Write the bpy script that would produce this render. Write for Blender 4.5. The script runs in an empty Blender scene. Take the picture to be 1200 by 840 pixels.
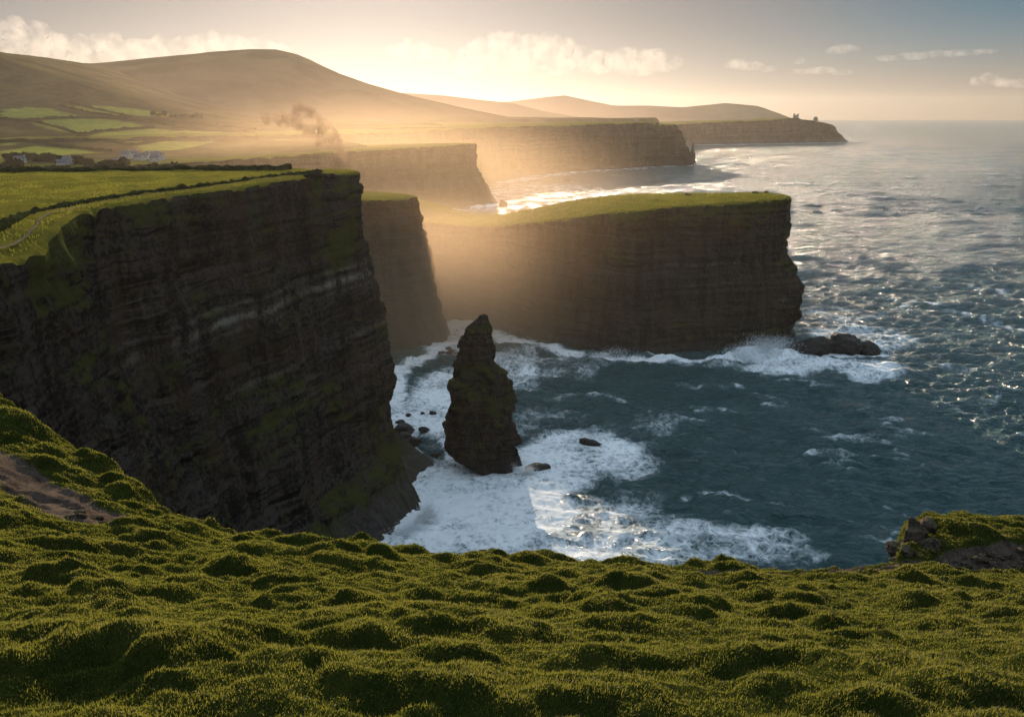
import bpy, math, random
import numpy as np
from mathutils import Vector
from mathutils.geometry import delaunay_2d_cdt

random.seed(7)
RNG = np.random.default_rng(11)
SC = bpy.context.scene
COL = SC.collection

# ------------------------------------------------------------------ camera numbers
FPX = 942.0
CAM_Z = 140.0
PITCH = math.radians(17.06)
CP, SP = math.cos(PITCH), math.sin(PITCH)
SUN_EL, SUN_AZ = math.radians(13.0), math.radians(-9.3)


def ray(x, y):
    a, b = (x - 600.0) / FPX, (420.0 - y) / FPX
    return a, CP + b * SP, -SP + b * CP


def at_z(x, y, z=0.0):
    """world point where the sight line of a photo pixel reaches height z"""
    dx, dy, dz = ray(x, y)
    t = (z - CAM_Z) / dz
    return (dx * t, dy * t, z)


def at_y(x, y, Y):
    """world point where the sight line of a photo pixel reaches distance Y"""
    dx, dy, dz = ray(x, y)
    t = Y / dy
    return (dx * t, Y, CAM_Z + dz * t)


# ------------------------------------------------------------------ noise
def _hash(ix, iy, iz, seed):
    h = (ix.astype(np.uint32) * np.uint32(374761393) + iy.astype(np.uint32) * np.uint32(668265263)
         + iz.astype(np.uint32) * np.uint32(2147483647 - 58) + np.uint32((seed * 974711) & 0xffffffff))
    h = (h ^ (h >> np.uint32(13))) * np.uint32(1274126177)
    h = h ^ (h >> np.uint32(16))
    h = h * np.uint32(2246822519)
    h = h ^ (h >> np.uint32(15))
    return (h & np.uint32(0xffffff)).astype(np.float32) / np.float32(0xffffff)


def vnoise(x, y, z=None, seed=0):
    x = np.asarray(x, np.float64); y = np.asarray(y, np.float64)
    fx = np.floor(x); fy = np.floor(y)
    ix = fx.astype(np.int64); iy = fy.astype(np.int64)
    u = x - fx; v = y - fy
    u = u * u * u * (u * (u * 6 - 15) + 10); v = v * v * v * (v * (v * 6 - 15) + 10)
    if z is None:
        o = np.zeros_like(ix)
        n00 = _hash(ix, iy, o, seed); n10 = _hash(ix + 1, iy, o, seed)
        n01 = _hash(ix, iy + 1, o, seed); n11 = _hash(ix + 1, iy + 1, o, seed)
        return ((n00 * (1 - u) + n10 * u) * (1 - v) + (n01 * (1 - u) + n11 * u) * v) * 2 - 1
    z = np.asarray(z, np.float64)
    fz = np.floor(z); iz = fz.astype(np.int64); w = z - fz
    w = w * w * (3 - 2 * w)
    r = 0
    for dz, wz in ((0, 1 - w), (1, w)):
        n00 = _hash(ix, iy, iz + dz, seed); n10 = _hash(ix + 1, iy, iz + dz, seed)
        n01 = _hash(ix, iy + 1, iz + dz, seed); n11 = _hash(ix + 1, iy + 1, iz + dz, seed)
        r = r + wz * ((n00 * (1 - u) + n10 * u) * (1 - v) + (n01 * (1 - u) + n11 * u) * v)
    return r * 2 - 1


def fbm(x, y, z=None, seed=0, o=4, gain=0.5):
    s = 0; a = 1.0; f = 1.0; t = 0
    for k in range(o):
        s = s + a * vnoise(x * f, y * f, None if z is None else z * f, seed + k * 17)
        t += a; a *= gain; f *= 2.03
    return s / t


def sstep(a, b, x):
    t = np.clip((np.asarray(x, float) - a) / (b - a), 0, 1)
    return t * t * (3 - 2 * t)


# ------------------------------------------------------------------ object helpers
def tag(o, label=None, cat=None, kind=None, group=None):
    if label: o['label'] = label
    if cat: o['category'] = cat
    if kind: o['kind'] = kind
    if group: o['group'] = group
    return o


def empty(name, loc=(0, 0, 0)):
    o = bpy.data.objects.new(name, None)
    COL.objects.link(o); o.location = loc
    o.empty_display_size = 0.5
    return o


def mk(name, V, F, mat=None, parent=None, smooth=True, attrs=None, mesh_only=False):
    V = np.ascontiguousarray(V, np.float32)
    F = np.ascontiguousarray(F, np.int32)
    me = bpy.data.meshes.new(name)
    me.vertices.add(len(V)); me.vertices.foreach_set('co', V.ravel())
    n, k = F.shape
    me.loops.add(n * k); me.loops.foreach_set('vertex_index', F.ravel())
    me.polygons.add(n)
    me.polygons.foreach_set('loop_start', np.arange(0, n * k, k, dtype=np.int32))
    me.polygons.foreach_set('use_smooth', np.full(n, smooth, dtype=bool))
    if attrs:
        for an, av in attrs.items():
            av = np.asarray(av, np.float32)
            at = me.attributes.new(an, 'FLOAT', 'POINT')
            at.data.foreach_set('value', av.ravel())
    me.update(calc_edges=True)
    if mat: me.materials.append(mat)
    if mesh_only: return me
    o = bpy.data.objects.new(name, me)
    COL.objects.link(o)
    if parent:
        o.parent = parent
        o.matrix_parent_inverse = parent.matrix_world.inverted() if False else o.matrix_parent_inverse
    return o


def grid_faces(nr, nc, flip=False):
    i = np.arange(nr * nc).reshape(nr, nc)
    a, b, c, d = i[:-1, :-1].ravel(), i[:-1, 1:].ravel(), i[1:, 1:].ravel(), i[1:, :-1].ravel()
    return np.stack([a, d, c, b], 1) if flip else np.stack([a, b, c, d], 1)


# ------------------------------------------------------------------ materials
class NB:
    def __init__(s, name, world=False):
        if world:
            s.id = bpy.data.worlds.new(name)
        else:
            s.id = bpy.data.materials.new(name)
        s.id.use_nodes = True
        s.t = s.id.node_tree; s.t.nodes.clear()
        s.out = s.t.nodes.new('ShaderNodeOutputWorld' if world else 'ShaderNodeOutputMaterial')

    def n(s, typ, **kw):
        nd = s.t.nodes.new(typ)
        for k, v in kw.items():
            setattr(nd, k, v)
        return nd

    def link(s, a, b):
        s.t.links.new(a, b)

    def put(s, sock, v):
        if isinstance(v, bpy.types.NodeSocket): s.link(v, sock)
        elif v is not None: sock.default_value = v

    def math(s, op, a, b=None, c=None, clamp=False):
        m = s.n('ShaderNodeMath', operation=op); m.use_clamp = clamp
        for i, v in enumerate((a, b, c)):
            if v is not None: s.put(m.inputs[i], v)
        return m.outputs[0]

    def noise(s, vec, scale, detail=4, rough=0.55, dist=0.0):
        m = s.n('ShaderNodeTexNoise')
        s.put(m.inputs['Vector'], vec)
        m.inputs['Scale'].default_value = scale; m.inputs['Detail'].default_value = detail
        m.inputs['Roughness'].default_value = rough; m.inputs['Distortion'].default_value = dist
        return m.outputs['Fac']

    def map(s, vec, scale=(1, 1, 1), rot=(0, 0, 0), loc=(0, 0, 0)):
        m = s.n('ShaderNodeMapping')
        s.put(m.inputs['Vector'], vec)
        m.inputs['Scale'].default_value = scale; m.inputs['Rotation'].default_value = rot
        m.inputs['Location'].default_value = loc
        return m.outputs[0]

    def ramp(s, fac, lo, hi, a=0.0, b=1.0):
        m = s.n('ShaderNodeMapRange'); m.interpolation_type = 'SMOOTHSTEP'
        s.put(m.inputs[0], fac); s.put(m.inputs[1], lo); s.put(m.inputs[2], hi)
        m.inputs[3].default_value = a; m.inputs[4].default_value = b
        return m.outputs[0]

    def mix(s, fac, a, b):
        m = s.n('ShaderNodeMix', data_type='RGBA')
        s.put(m.inputs[0], fac)
        s.put(m.inputs[6], a if isinstance(a, bpy.types.NodeSocket) else (*a, 1))
        s.put(m.inputs[7], b if isinstance(b, bpy.types.NodeSocket) else (*b, 1))
        return m.outputs[2]

    def attr(s, name):
        m = s.n('ShaderNodeAttribute', attribute_name=name)
        return m.outputs['Fac']

    def bump(s, h, strength, dist, normal=None):
        m = s.n('ShaderNodeBump')
        m.inputs['Strength'].default_value = strength; m.inputs['Distance'].default_value = dist
        s.link(h, m.inputs['Height'])
        if normal: s.link(normal, m.inputs['Normal'])
        return m.outputs[0]

    def bsdf(s, color, rough=0.9, normal=None, spec=0.3, **kw):
        m = s.n('ShaderNodeBsdfPrincipled')
        s.put(m.inputs['Base Color'], color if isinstance(color, bpy.types.NodeSocket) else (*color, 1))
        s.put(m.inputs['Roughness'], rough); s.put(m.inputs['Specular IOR Level'], spec)
        if normal: s.link(normal, m.inputs['Normal'])
        for k, v in kw.items(): s.put(m.inputs[k], v)
        return m.outputs[0]

    def done(s, surf=None, vol=None):
        if surf: s.link(surf, s.out.inputs['Surface'])
        if vol: s.link(vol, s.out.inputs['Volume'])
        return s.id


def rock_mat(name, k=1.0, moss=0.5, dark=(0.013, 0.0115, 0.0105), light=(0.062, 0.054, 0.045)):
    b = NB(name)
    pos = b.n('ShaderNodeNewGeometry').outputs['Position']
    nz = b.n('ShaderNodeSeparateXYZ'); b.link(b.n('ShaderNodeNewGeometry').outputs['Normal'], nz.inputs[0])
    warp = b.noise(pos, 0.02 / k, 3)
    strata = b.noise(b.map(pos, (0.012 / k, 0.012 / k, 0.55 / k)), 1.0, 6, 0.65, 0.2)
    gully = b.noise(b.map(pos, (0.22 / k, 0.22 / k, 0.022 / k)), 1.0, 5, 0.6)
    fine = b.noise(pos, 0.9 / k, 8, 0.65)
    f1 = b.math('ADD', b.math('MULTIPLY', strata, 0.38), b.math('MULTIPLY', fine, 0.62))
    f1 = b.math('ADD', f1, b.math('MULTIPLY', b.math('SUBTRACT', gully, 0.5), 0.5))
    col = b.mix(b.ramp(f1, 0.40, 0.62), dark, light)
    wz = b.n('ShaderNodeVectorMath', operation='MULTIPLY_ADD'); wz.inputs[1].default_value = (0, 0, 1)
    cmb = b.n('ShaderNodeCombineXYZ'); b.link(b.math('MULTIPLY', b.math('SUBTRACT', warp, .5), 14.0 * k), cmb.inputs[2])
    b.link(cmb.outputs[0], wz.inputs[0]); b.link(pos, wz.inputs[2])
    lin = b.noise(b.map(wz.outputs[0], (0.006 / k, 0.006 / k, 0.85 / k)), 1.0, 3, 0.55)
    brk = b.ramp(b.noise(pos, .09 / k, 4), .42, .58)
    col = b.mix(b.math('MULTIPLY', b.ramp(lin, .44, .40), b.math('MULTIPLY', brk, .8)), col, (dark[0] * .45, dark[1] * .45, dark[2] * .45))
    col = b.mix(b.math('MULTIPLY', b.ramp(lin, .60, .64), b.math('MULTIPLY', brk, .55)), col, (light[0] * 1.5, light[1] * 1.5, light[2] * 1.5))
    rust = b.ramp(b.noise(pos, 0.06 / k, 4), 0.5, 0.75, 0, 0.6)
    col = b.mix(rust, col, (0.06, 0.038, 0.024))
    mo = b.math('ADD', b.noise(pos, 0.05 / k, 6, 0.6), b.math('MULTIPLY', nz.outputs['Z'], 0.33))
    mo = b.math('ADD', mo, b.math('MULTIPLY', b.math('SUBTRACT', fine, 0.5), 0.25))
    mo = b.math('ADD', mo, b.attr('moss'))
    mf = b.ramp(mo, 0.65, 0.90, 0.0, moss)
    col = b.mix(mf, col, b.mix(b.noise(pos, 0.5 / k, 4), (0.028, 0.036, 0.010), (0.07, 0.08, 0.018)))
    band = b.math('MULTIPLY', b.attr('band'), b.ramp(b.math('ADD', gully, b.math('MULTIPLY', fine, .6)), 0.62, 0.95))
    col = b.mix(band, col, (0.25, 0.23, 0.19))
    wet = b.attr('wet')
    col = b.mix(b.math('MULTIPLY', wet, 0.6), col, (0.018, 0.016, 0.014))
    h = b.math('ADD', b.math('MULTIPLY', strata, 1.0), b.math('MULTIPLY', fine, 0.8))
    h = b.math('ADD', h, b.math('MULTIPLY', gully, 0.8))
    nrm = b.bump(h, 0.9, 1.6 * k)
    rough = b.ramp(wet, 0, 1, 0.9, 0.6)
    return b.done(b.bsdf(col, rough, nrm, b.math('MULTIPLY', wet, .3)))


def turf_mat(name, k=1.0, c1=(0.045, 0.06, 0.013), c2=(0.11, 0.115, 0.022), soil=(0.10, 0.075, 0.055), translucent=0.0):
    b = NB(name)
    pos = b.n('ShaderNodeNewGeometry').outputs['Position']
    big = b.noise(pos, 0.03 / k, 5, 0.6)
    fine = b.noise(pos, 0.8 / k, 8, 0.7)
    f = b.math('ADD', b.math('MULTIPLY', big, .5), b.math('MULTIPLY', fine, .5))
    col = b.mix(b.ramp(f, 0.38, 0.64), c1, c2)
    col = b.mix(b.ramp(b.noise(pos, 0.11 / k, 5), .5, .72, 0, .55), col, (c2[0] * 1.15, c2[1] * .92, c2[2] * 1.1))
    sm = b.math('ADD', b.attr('soil'), b.math('MULTIPLY', b.math('SUBTRACT', fine, 0.5), 0.6))
    col = b.mix(b.ramp(sm, 0.4, 0.6), col, b.mix(fine, (soil[0] * .55, soil[1] * .55, soil[2] * .55), soil))
    nrm = b.bump(fine, 1.0, 0.9 * k)
    return b.done(b.bsdf(col, 1.0, nrm, 0.0))


M = {}
M['rock'] = rock_mat('cliff_rock', 1.0, 0.85)
M['stack_rock'] = rock_mat('stack_rock', 0.6, 0.8)
M['far_rock'] = rock_mat('far_cliff_rock', 2.5, 0.5)
M['boulder'] = rock_mat('wet_boulder_rock', 0.25, 0.1)
M['turf'] = turf_mat('cliff_top_turf', 1.0, (0.085, 0.085, 0.014), (0.165, 0.14, 0.026))
M['far_turf'] = turf_mat('far_turf', 3.0, (0.075, 0.08, 0.015), (0.14, 0.13, 0.028))


def moor_mat(name, k, c1, c2):
    b = NB(name)
    pos = b.n('ShaderNodeNewGeometry').outputs['Position']
    f = b.noise(b.map(pos, (.004 / k, .004 / k, .012 / k)), 1.0, 8, .62)
    col = b.mix(b.ramp(f, .36, .64), c1, c2)
    return b.done(b.bsdf(col, 1.0, b.bump(f, .7, 30 * k), 0.0))


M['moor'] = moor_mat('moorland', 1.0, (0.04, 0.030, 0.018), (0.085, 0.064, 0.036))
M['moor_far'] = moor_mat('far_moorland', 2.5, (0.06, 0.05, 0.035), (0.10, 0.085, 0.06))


def field_mat():
    b = NB('farmland')
    pos = b.n('ShaderNodeNewGeometry').outputs['Position']
    fine = b.noise(pos, .06, 7, .65)
    big = b.noise(pos, .008, 5, .6)
    rough = b.mix(b.ramp(b.math('ADD', b.math('MULTIPLY', big, .6), b.math('MULTIPLY', fine, .4)), .38, .62), (0.034, 0.027, 0.014), (0.085, 0.068, 0.03))
    green = b.mix(b.ramp(fine, .35, .65), (0.15, 0.165, 0.03), (0.24, 0.235, 0.045))
    col = b.mix(b.attr('field'), rough, green)
    return b.done(b.bsdf(col, 1.0, b.bump(fine, .6, 4), 0.0))


M['field'] = field_mat()


def simple(name, c, rough=.9, var=.3, scale=1.0, spec=.2):
    b = NB(name)
    pos = b.n('ShaderNodeNewGeometry').outputs['Position']
    f = b.noise(pos, scale, 5, .6)
    col = b.mix(b.ramp(f, .3, .7), tuple(v * (1 - var) for v in c), tuple(v * (1 + var) for v in c))
    return b.done(b.bsdf(col, rough, b.bump(f, .3, .1 / scale), spec))


M['hedge'] = simple('hedge_leaves', (.022, .025, .010), 1, .5, .5, 0.0)
M['white_wall'] = simple('whitewash', (.42, .40, .37), .9, .06, .4)
M['slate'] = simple('slate_roof', (.10, .10, .11), .7, .3, 1)
M['glass'] = simple('dark_window', (.02, .022, .026), .2, .1, 1, .5)
M['path'] = simple('trodden_path', (.13, .105, .07), .95, .3, .6, 0.0)
M['stone'] = simple('grey_stone', (.22, .20, .17), .95, .4, .8)


# ------------------------------------------------------------------ headlands
def resample(pts, ds):
    pts = np.asarray(pts, float)
    # Catmull-Rom-ish smoothing through a dense linear path with light chaikin
    p = pts
    for _ in range(2):
        q = np.empty((2 * len(p) - 2, p.shape[1]))
        q[0::2] = p[:-1] * .78 + p[1:] * .22
        q[1::2] = p[:-1] * .22 + p[1:] * .78
        p = np.vstack([p[:1], q, p[-1:]])
    seg = np.hypot(np.diff(p[:, 0]), np.diff(p[:, 1]))
    s = np.concatenate([[0], np.cumsum(seg)])
    n = max(8, int(s[-1] / ds))
    ss = np.linspace(0, s[-1], n)
    return np.stack([np.interp(ss, s, p[:, j]) for j in range(p.shape[1])], 1), ss


def smooth1(a, k):
    ker = np.ones(2 * k + 1) / (2 * k + 1)
    ap = np.pad(a, (k, k), mode='edge')
    return np.convolve(ap, ker, 'valid')


def headland(path, ztop, ds, dz, batter, rough, seed, mats, label, cat='headland', top_ds=None, zb=-4.0,
             prof=None, band=None, moss=None, edge_round=1.0, top_noise=.6, jag=1.0, soil=None, sc=1.0, name='headland', push=None):
    """path: plan polyline of the cliff edge with the sea on its right-hand side (sea to the right of travel when
    travelling from the near-left root, round the tip, to the far-left root)."""
    P, s = resample(path, ds)
    tx, ty = np.gradient(P[:, 0]), np.gradient(P[:, 1])
    k = max(1, int(5 * sc / ds))
    tx, ty = smooth1(tx, k), smooth1(ty, k)
    L = np.hypot(tx, ty) + 1e-9
    nx, ny = ty / L, -tx / L
    # plan wobble of the edge itself
    wob = fbm(s / (28 * sc), s * 0 + seed, seed=seed, o=4) * 4.0 * jag * sc + fbm(s / (7 * sc), s * 0 + seed, seed=seed + 3, o=3) * 1.2 * jag * sc
    ex, ey = P[:, 0] + nx * wob, P[:, 1] + ny * wob
    zt = ztop(ex, ey) - sc * (1.5 * np.clip(fbm(s / (13 * sc), s * 0 + 1, seed=seed + 40, o=5, gain=.65), 0, 1) + 1.6 * np.clip(fbm(s / (3.2 * sc), s * 0 + 1, seed=seed + 41, o=3), 0, 1))
    H = zt.max() - zb
    nv = int(H / dz)
    v = np.linspace(0, 1, nv)[:, None]
    Z = zt[None, :] + (zb - zt[None, :]) * v
    S = np.broadcast_to(s[None, :], Z.shape)
    w_push = push(v, ey[None, :] + 0 * v) if push else None
    out = batter(v) * (zt[None, :] - zb) if prof is None else prof(s[None, :] + 0 * v, v, Z, ex[None, :] + 0 * v, ey[None, :] + 0 * v)
    # strata ledges, gullies, blocks
    led = fbm(Z / (5.5 * sc) + fbm(S / (60 * sc), Z * 0, seed=seed + 9) * .6, S / (140 * sc), seed=seed + 1, o=4, gain=.7)
    led2 = np.abs(fbm(Z / (14 * sc), S / (200 * sc), seed=seed + 31, o=2)) 
    gul = fbm(S / (17 * sc), Z / (85 * sc), seed=seed + 2, o=5, gain=.55)
    blk = fbm(S / (4.5 * sc), Z / (3.2 * sc), seed=seed + 4, o=4, gain=.6)
    but = -np.abs(fbm(S / (38 * sc), Z / (150 * sc), seed=seed + 6, o=3)) * 2 + .5
    ramp = sstep(0, .06, v)
    crag = fbm(S / (9 * sc), Z / (16 * sc), seed=seed + 14, o=5, gain=.6)
    notch = np.minimum(0, fbm(S / (11 * sc), Z / (70 * sc), seed=seed + 15, o=3) + .12) * 5
    ledm = sstep(-.25, .35, fbm(S / (35 * sc), Z / (20 * sc), seed=seed + 16, o=3))
    bed = Z / (2.3 * sc) + .5 * fbm(S / (70 * sc), Z * 0, seed=seed + 20, o=2) + .8 * vnoise(Z / (9 * sc), Z * 0, seed=seed + 21)
    bi_ = np.floor(bed)
    jw = (5.5 + 4 * _hash(bi_.astype(np.int64), bi_.astype(np.int64) * 0, bi_.astype(np.int64) * 0, seed + 5)) * sc
    ju = S / jw + 7.3 * bi_ + .35 * vnoise(S / (3 * sc), Z / (3 * sc), seed=seed + 22)
    blkj = _hash(np.floor(ju).astype(np.int64), bi_.astype(np.int64), bi_.astype(np.int64) * 0, seed + 6) - .5
    bedo = _hash(bi_.astype(np.int64), bi_.astype(np.int64) * 0 + 3, bi_.astype(np.int64) * 0, seed + 7) - .5
    jm = sstep(-.35, .3, fbm(S / (30 * sc), Z / (26 * sc), seed=seed + 23, o=3))
    d0 = blkj * 2.2 * (.35 + .65 * jm) + bedo * 1.1
    d = (d0 + led * (.35 + 1.0 * ledm) + led2 * 1.0 + gul * 3.2 + blk * 1.1 + crag * 2.6 + notch + but * 3.4) * rough * sc
    d = d * (0.15 + .85 * ramp)
    off = out + d
    dnx, dny = nx[None, :] + 0 * v, ny[None, :] + 0 * v
    if push:
        dnx = dnx * (1 - w_push) + .50 * w_push; dny = dny * (1 - w_push) - .87 * w_push
        dl = np.hypot(dnx, dny) + 1e-6; dnx, dny = dnx / dl, dny / dl
    X = ex[None, :] + dnx * off
    Y = ey[None, :] + dny * off
    rub = np.abs(fbm(S / (3.4 * sc), off / (3.4 * sc) + v * 9, seed=seed + 60, o=4)) + .6 * _hash(np.floor(S / (3.1 * sc)).astype(np.int64), np.floor(v * H / 2.2 / sc).astype(np.int64), np.zeros(S.shape, np.int64), seed + 61)
    Zn = Z + (blk * .5 * sc * rough) * ramp + sstep(.80, .93, v) * 2.6 * sc * (rub - .35) * rough
    at = {'band': (band(Z, S, X, Y) if band else Z * 0).ravel(),
          'moss': (moss(Z, S, X, Y) if moss else Z * 0).ravel(),
          'wet': (1 - sstep(2 * sc, 9 * sc, Z + 2 * blk)).ravel()}
    root = empty(name, (0, 0, 0))
    tag(root, label, cat, 'structure')
    V = np.stack([X, Y, Zn], -1).reshape(-1, 3)
    mk('cliff_face', V, grid_faces(nv, len(s), True), mats[0], root, True, at)
    # top
    bx, by, bz = X[0], Y[0], Zn[0]
    tds = top_ds or ds * 2
    gx = np.arange(bx.min(), bx.max(), tds); gy = np.arange(by.min(), by.max(), tds)
    GX, GY = np.meshgrid(gx, gy)
    GX = GX + (RNG.random(GX.shape) - .5) * tds * .6; GY = GY + (RNG.random(GY.shape) - .5) * tds * .6
    ins = inside(np.stack([bx, by], 1), GX.ravel(), GY.ravel())
    q = np.stack([GX.ravel()[ins], GY.ravel()[ins]], 1)
    allp = np.vstack([np.stack([bx, by], 1), q])
    n = len(bx)
    edges = [(i, (i + 1) % n) for i in range(n)]
    vs, es, fs, ov, oe, of = delaunay_2d_cdt([Vector(p) for p in allp.tolist()], edges, [], 1, 1e-4)
    vo = np.array([tuple(p) for p in vs])
    zz = ztop(vo[:, 0], vo[:, 1])
    # distance to the edge (coarse) so that noise dies out there
    eb = np.stack([bx, by], 1)[::max(1, n // 400)]
    dd = np.full(len(vo), 1e9)
    for i in range(0, len(eb)):
        dd = np.minimum(dd, (vo[:, 0] - eb[i, 0]) ** 2 + (vo[:, 1] - eb[i, 1]) ** 2)
    dd = np.sqrt(dd)
    isb = np.array([any(o < n for o in ol) for ol in ov])
    rise = fbm(vo[:, 0] / (6 * sc), vo[:, 1] / (6 * sc), seed=seed + 50, o=4) * top_noise * sc
    zz = zz + np.where(isb, 0, rise * sstep(0, 6 * sc, dd) + .5 * edge_round * sstep(0, 5 * sc, dd))
    bi = np.array([min(ol) if ol else -1 for ol in ov])
    zz = np.where(isb, bz[np.clip(bi, 0, n - 1)], zz)
    sl = soil(vo[:, 0], vo[:, 1], dd) if soil else dd * 0
    F = np.array([f for f in fs if len(f) == 3], np.int32)
    mk('grass_top', np.stack([vo[:, 0], vo[:, 1], zz], 1), F, mats[1], root, True, {'soil': sl})
    return root, (ex, ey, zt)


def inside(poly, x, y):
    c = np.zeros(len(x), bool)
    xi, yi = poly[:, 0], poly[:, 1]
    xj, yj = np.roll(xi, 1), np.roll(yi, 1)
    for a, b_, c_, d in zip(xi, yi, xj, yj):
        if b_ == d: continue
        m = ((b_ > y) != (d > y)) & (x < (c_ - a) * (y - b_) / (d - b_) + a)
        c ^= m
    return c


# --- near left headland
def zt_near(x, y):
    z = 118.0 + 0 * x
    # the buttress on its near left corner rolls down towards the sea
    d = np.hypot((x + 82) / 1.0, (y - 146) / 1.6)
    z = z - 5 * np.exp(-(d / 13) ** 2)
    z = z - 1.2 * sstep(318, 332, y)
    return z


def near_prof(S, v, Z, ex, ey):
    h = 118
    far = sstep(170, 300, ey)
    b0 = 0.05 * v + 0.13 * v ** 1.6
    b1 = np.interp(v, [0, .25, .5, .75, .86, 1.0], [0, .02, .075, .11, .16, .475])
    o = (b0 * (1 - far) + b1 * far) * h
    return o


near_path = [(-300, -60), (-190, 40), (-125, 85), (-99, 110), (-90, 132), (-86, 152), (-99, 180), (-95, 208), (-83, 240), (-72, 280),
             (-60, 306), (-58, 318), (-72, 331), (-130, 338), (-260, 330), (-420, 300)]


def near_band(Z, S, X, Y):
    w = fbm(S / 40, Z * 0, seed=77) * 1.0
    b = np.exp(-((Z - 80.5 - w) / 1.1) ** 2) + .45 * np.exp(-((Z - 77 - w) / .5) ** 2) + .35 * np.exp(-((Z - 60 - w) / .8) ** 2) \
        + .4 * np.exp(-((Z - 84.5 - w) / .5) ** 2)
    return b * sstep(-.5, .2, fbm(S / 25, Z / 60, seed=78) + .2) * sstep(175, 215, Y) * .8


def near_moss(Z, S, X, Y):
    a = .62 * np.exp(-((Z - 97 - (Y - 300) * .5) / 8) ** 2 - ((Y - 297) / 10) ** 2)
    a = a + .22 * np.exp(-((Z - 58) / 12) ** 2) * sstep(.0, .5, fbm(S / 20, Z / 10, seed=5))
    a = a + .50 * sstep(92, 114, Z) * sstep(190, 150, Y) * sstep(-.5, .2, fbm(S / 9, Z / 14, seed=80))
    a = a + .30 * sstep(98, 116, Z) * sstep(-.4, .3, fbm(S / 14, Z / 30, seed=79, o=3))
    return a


def path_soil(x, y, d):
    return 0 * x


near_root, near_edge = headland(
    near_path, zt_near, 0.75, 0.6, None, .72, 3, (M['rock'], M['turf']),
    'tall dark near headland with pale band across its face and a sunlit field on top', prof=near_prof, band=near_band, push=lambda v, y: sstep(.45, .95, v) * sstep(225, 275, y) * sstep(345, 325, y),
    moss=near_moss, top_ds=2.0, top_noise=.9)

# --- headland piece behind it
def zt_second(x, y):
    return 89.0 + 0 * x + 1.5 * sstep(-70, -200, x)


second_path = [(-420, 380), (-250, 455), (-130, 480), (-76, 490), (-60, 500), (-56, 516), (-82, 542), (-150, 560), (-420, 570)]
headland(second_path, zt_second, 1.5, 1.5, lambda v: .05 * v + .17 * v ** 1.4, .8, 21, (M['rock'], M['turf']),
         'steep brown cliff end seen just behind the near headland, beside the inlet', top_ds=4)

# --- middle headland
MX = np.array([-160, -68, -18, 21, 52, 80, 124, 172, 200.])
MZ = np.array([66, 64, 62, 72, 81.5, 85.5, 87, 88.5, 88.5])
_mx = np.linspace(-170, 210, 381)
_mz = np.convolve(np.pad(np.interp(_mx, MX, MZ), 16, mode='edge'), np.ones(33) / 33, 'valid')


def zt_mid(x, y):
    z = np.interp(x, _mx, _mz)
    return z + 1.2 * sstep(480, 540, y) + 7 * sstep(-25, -75, x) * sstep(585, 625, y)


mid_path = [(-170, 545), (-110, 575), (-68, 578), (-18, 556), (21, 514), (52, 487), (80, 472), (124, 484), (160, 494), (174, 503), (177, 520),
            (165, 536), (124, 540), (80, 552), (40, 575), (-20, 620), (-80, 660), (-170, 690)]


def mid_prof(S, v, Z, ex, ey):
    b = .03 * v + .13 * v ** 1.3
    tip = sstep(150, 172, ex)
    t = .015 * v + .085 * sstep(.36, .50, v) + .045 * sstep(.5, .62, v) - .055 * sstep(.80, .86, v) + .02 * sstep(.86, 1, v)
    return (b * (1 - tip) + t * tip) * 92


mid_root, mid_edge = headland(
    mid_path, zt_mid, 0.9, 0.75, None, .8, 41, (M['rock'], M['turf']),
    'flat topped headland across the bay with a grassy saddle and dark vertical tip', prof=mid_prof,
    band=lambda Z, S, X, Y: (.30 * np.exp(-((Z - 52 - fbm(S / 60, Z * 0, seed=2) * 2) / .8) ** 2) + .2 * np.exp(-((Z - 40) / .6) ** 2)) * sstep(0, .3, fbm(S / 30, Z / 40, seed=8))
    + .8 * np.exp(-((Z - 26) / 3) ** 2) * sstep(.28, .42, fbm(S / 6, Z / 4, seed=9)) * sstep(110, 150, X),
    moss=lambda Z, S, X, Y: .30 * sstep(70, 88, Z) + .12 * sstep(.1, .5, fbm(S / 25, Z / 9, seed=12)), top_ds=2.2, top_noise=.9)

# --- far headlands along the coast
def zt_third(x, y):
    return np.interp(x, [-700, -400, -240, -56, 0], [78, 80, 86, 92, 92]) + 0 * y


headland([(-900, 800), (-600, 890), (-420, 1000), (-240, 1160), (-120, 1240), (-66, 1284), (-58, 1310), (-90, 1370), (-300, 1480), (-900, 1560)],
         zt_third, 5, 4, lambda v: .02 * v + .16 * sstep(.3, .75, v) + .13 * sstep(.7, 1, v), 1.0, 61, (M['far_rock'], M['far_turf']),
         'hazy brown cliff with level top beyond the inlet, third along the coast', sc=2.0, top_ds=18, top_noise=.5)


def zt_e1(x, y):
    return np.interp(x, [-900, -240, -36], [98, 102, 109]) + 0 * y


headland([(-1000, 1300), (-700, 1360), (-420, 1480), (-240, 1600), (-110, 1740), (-44, 1846), (-36, 1880), (-80, 1960), (-300, 2050), (-1000, 2100)],
         zt_e1, 9, 5, lambda v: .10 * v + .32 * v ** 1.3, .9, 71, (M['far_rock'], M['far_turf']),
         'sloping hazy cliff end in front of the long far headland', sc=3.0, top_ds=35, top_noise=.4)


def zt_e2(x, y):
    z = np.interp(x, [-200, 83, 221, 330, 370, 395, 412, 436, 452], [107, 108, 110, 112, 112, 109, 107, 103, 99]) + 0 * y
    return z + sstep(340, 400, x) * 11 * np.round(2 * fbm(x / 13, y / 30, seed=83, o=2)) / 2


def e2_prof(S, v, Z, ex, ey):
    tip = sstep(380, 450, ex)
    return (.02 * v + .12 * v ** 1.4) * 110 * (1 - tip) + tip * 46 * (v ** .85)


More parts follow.
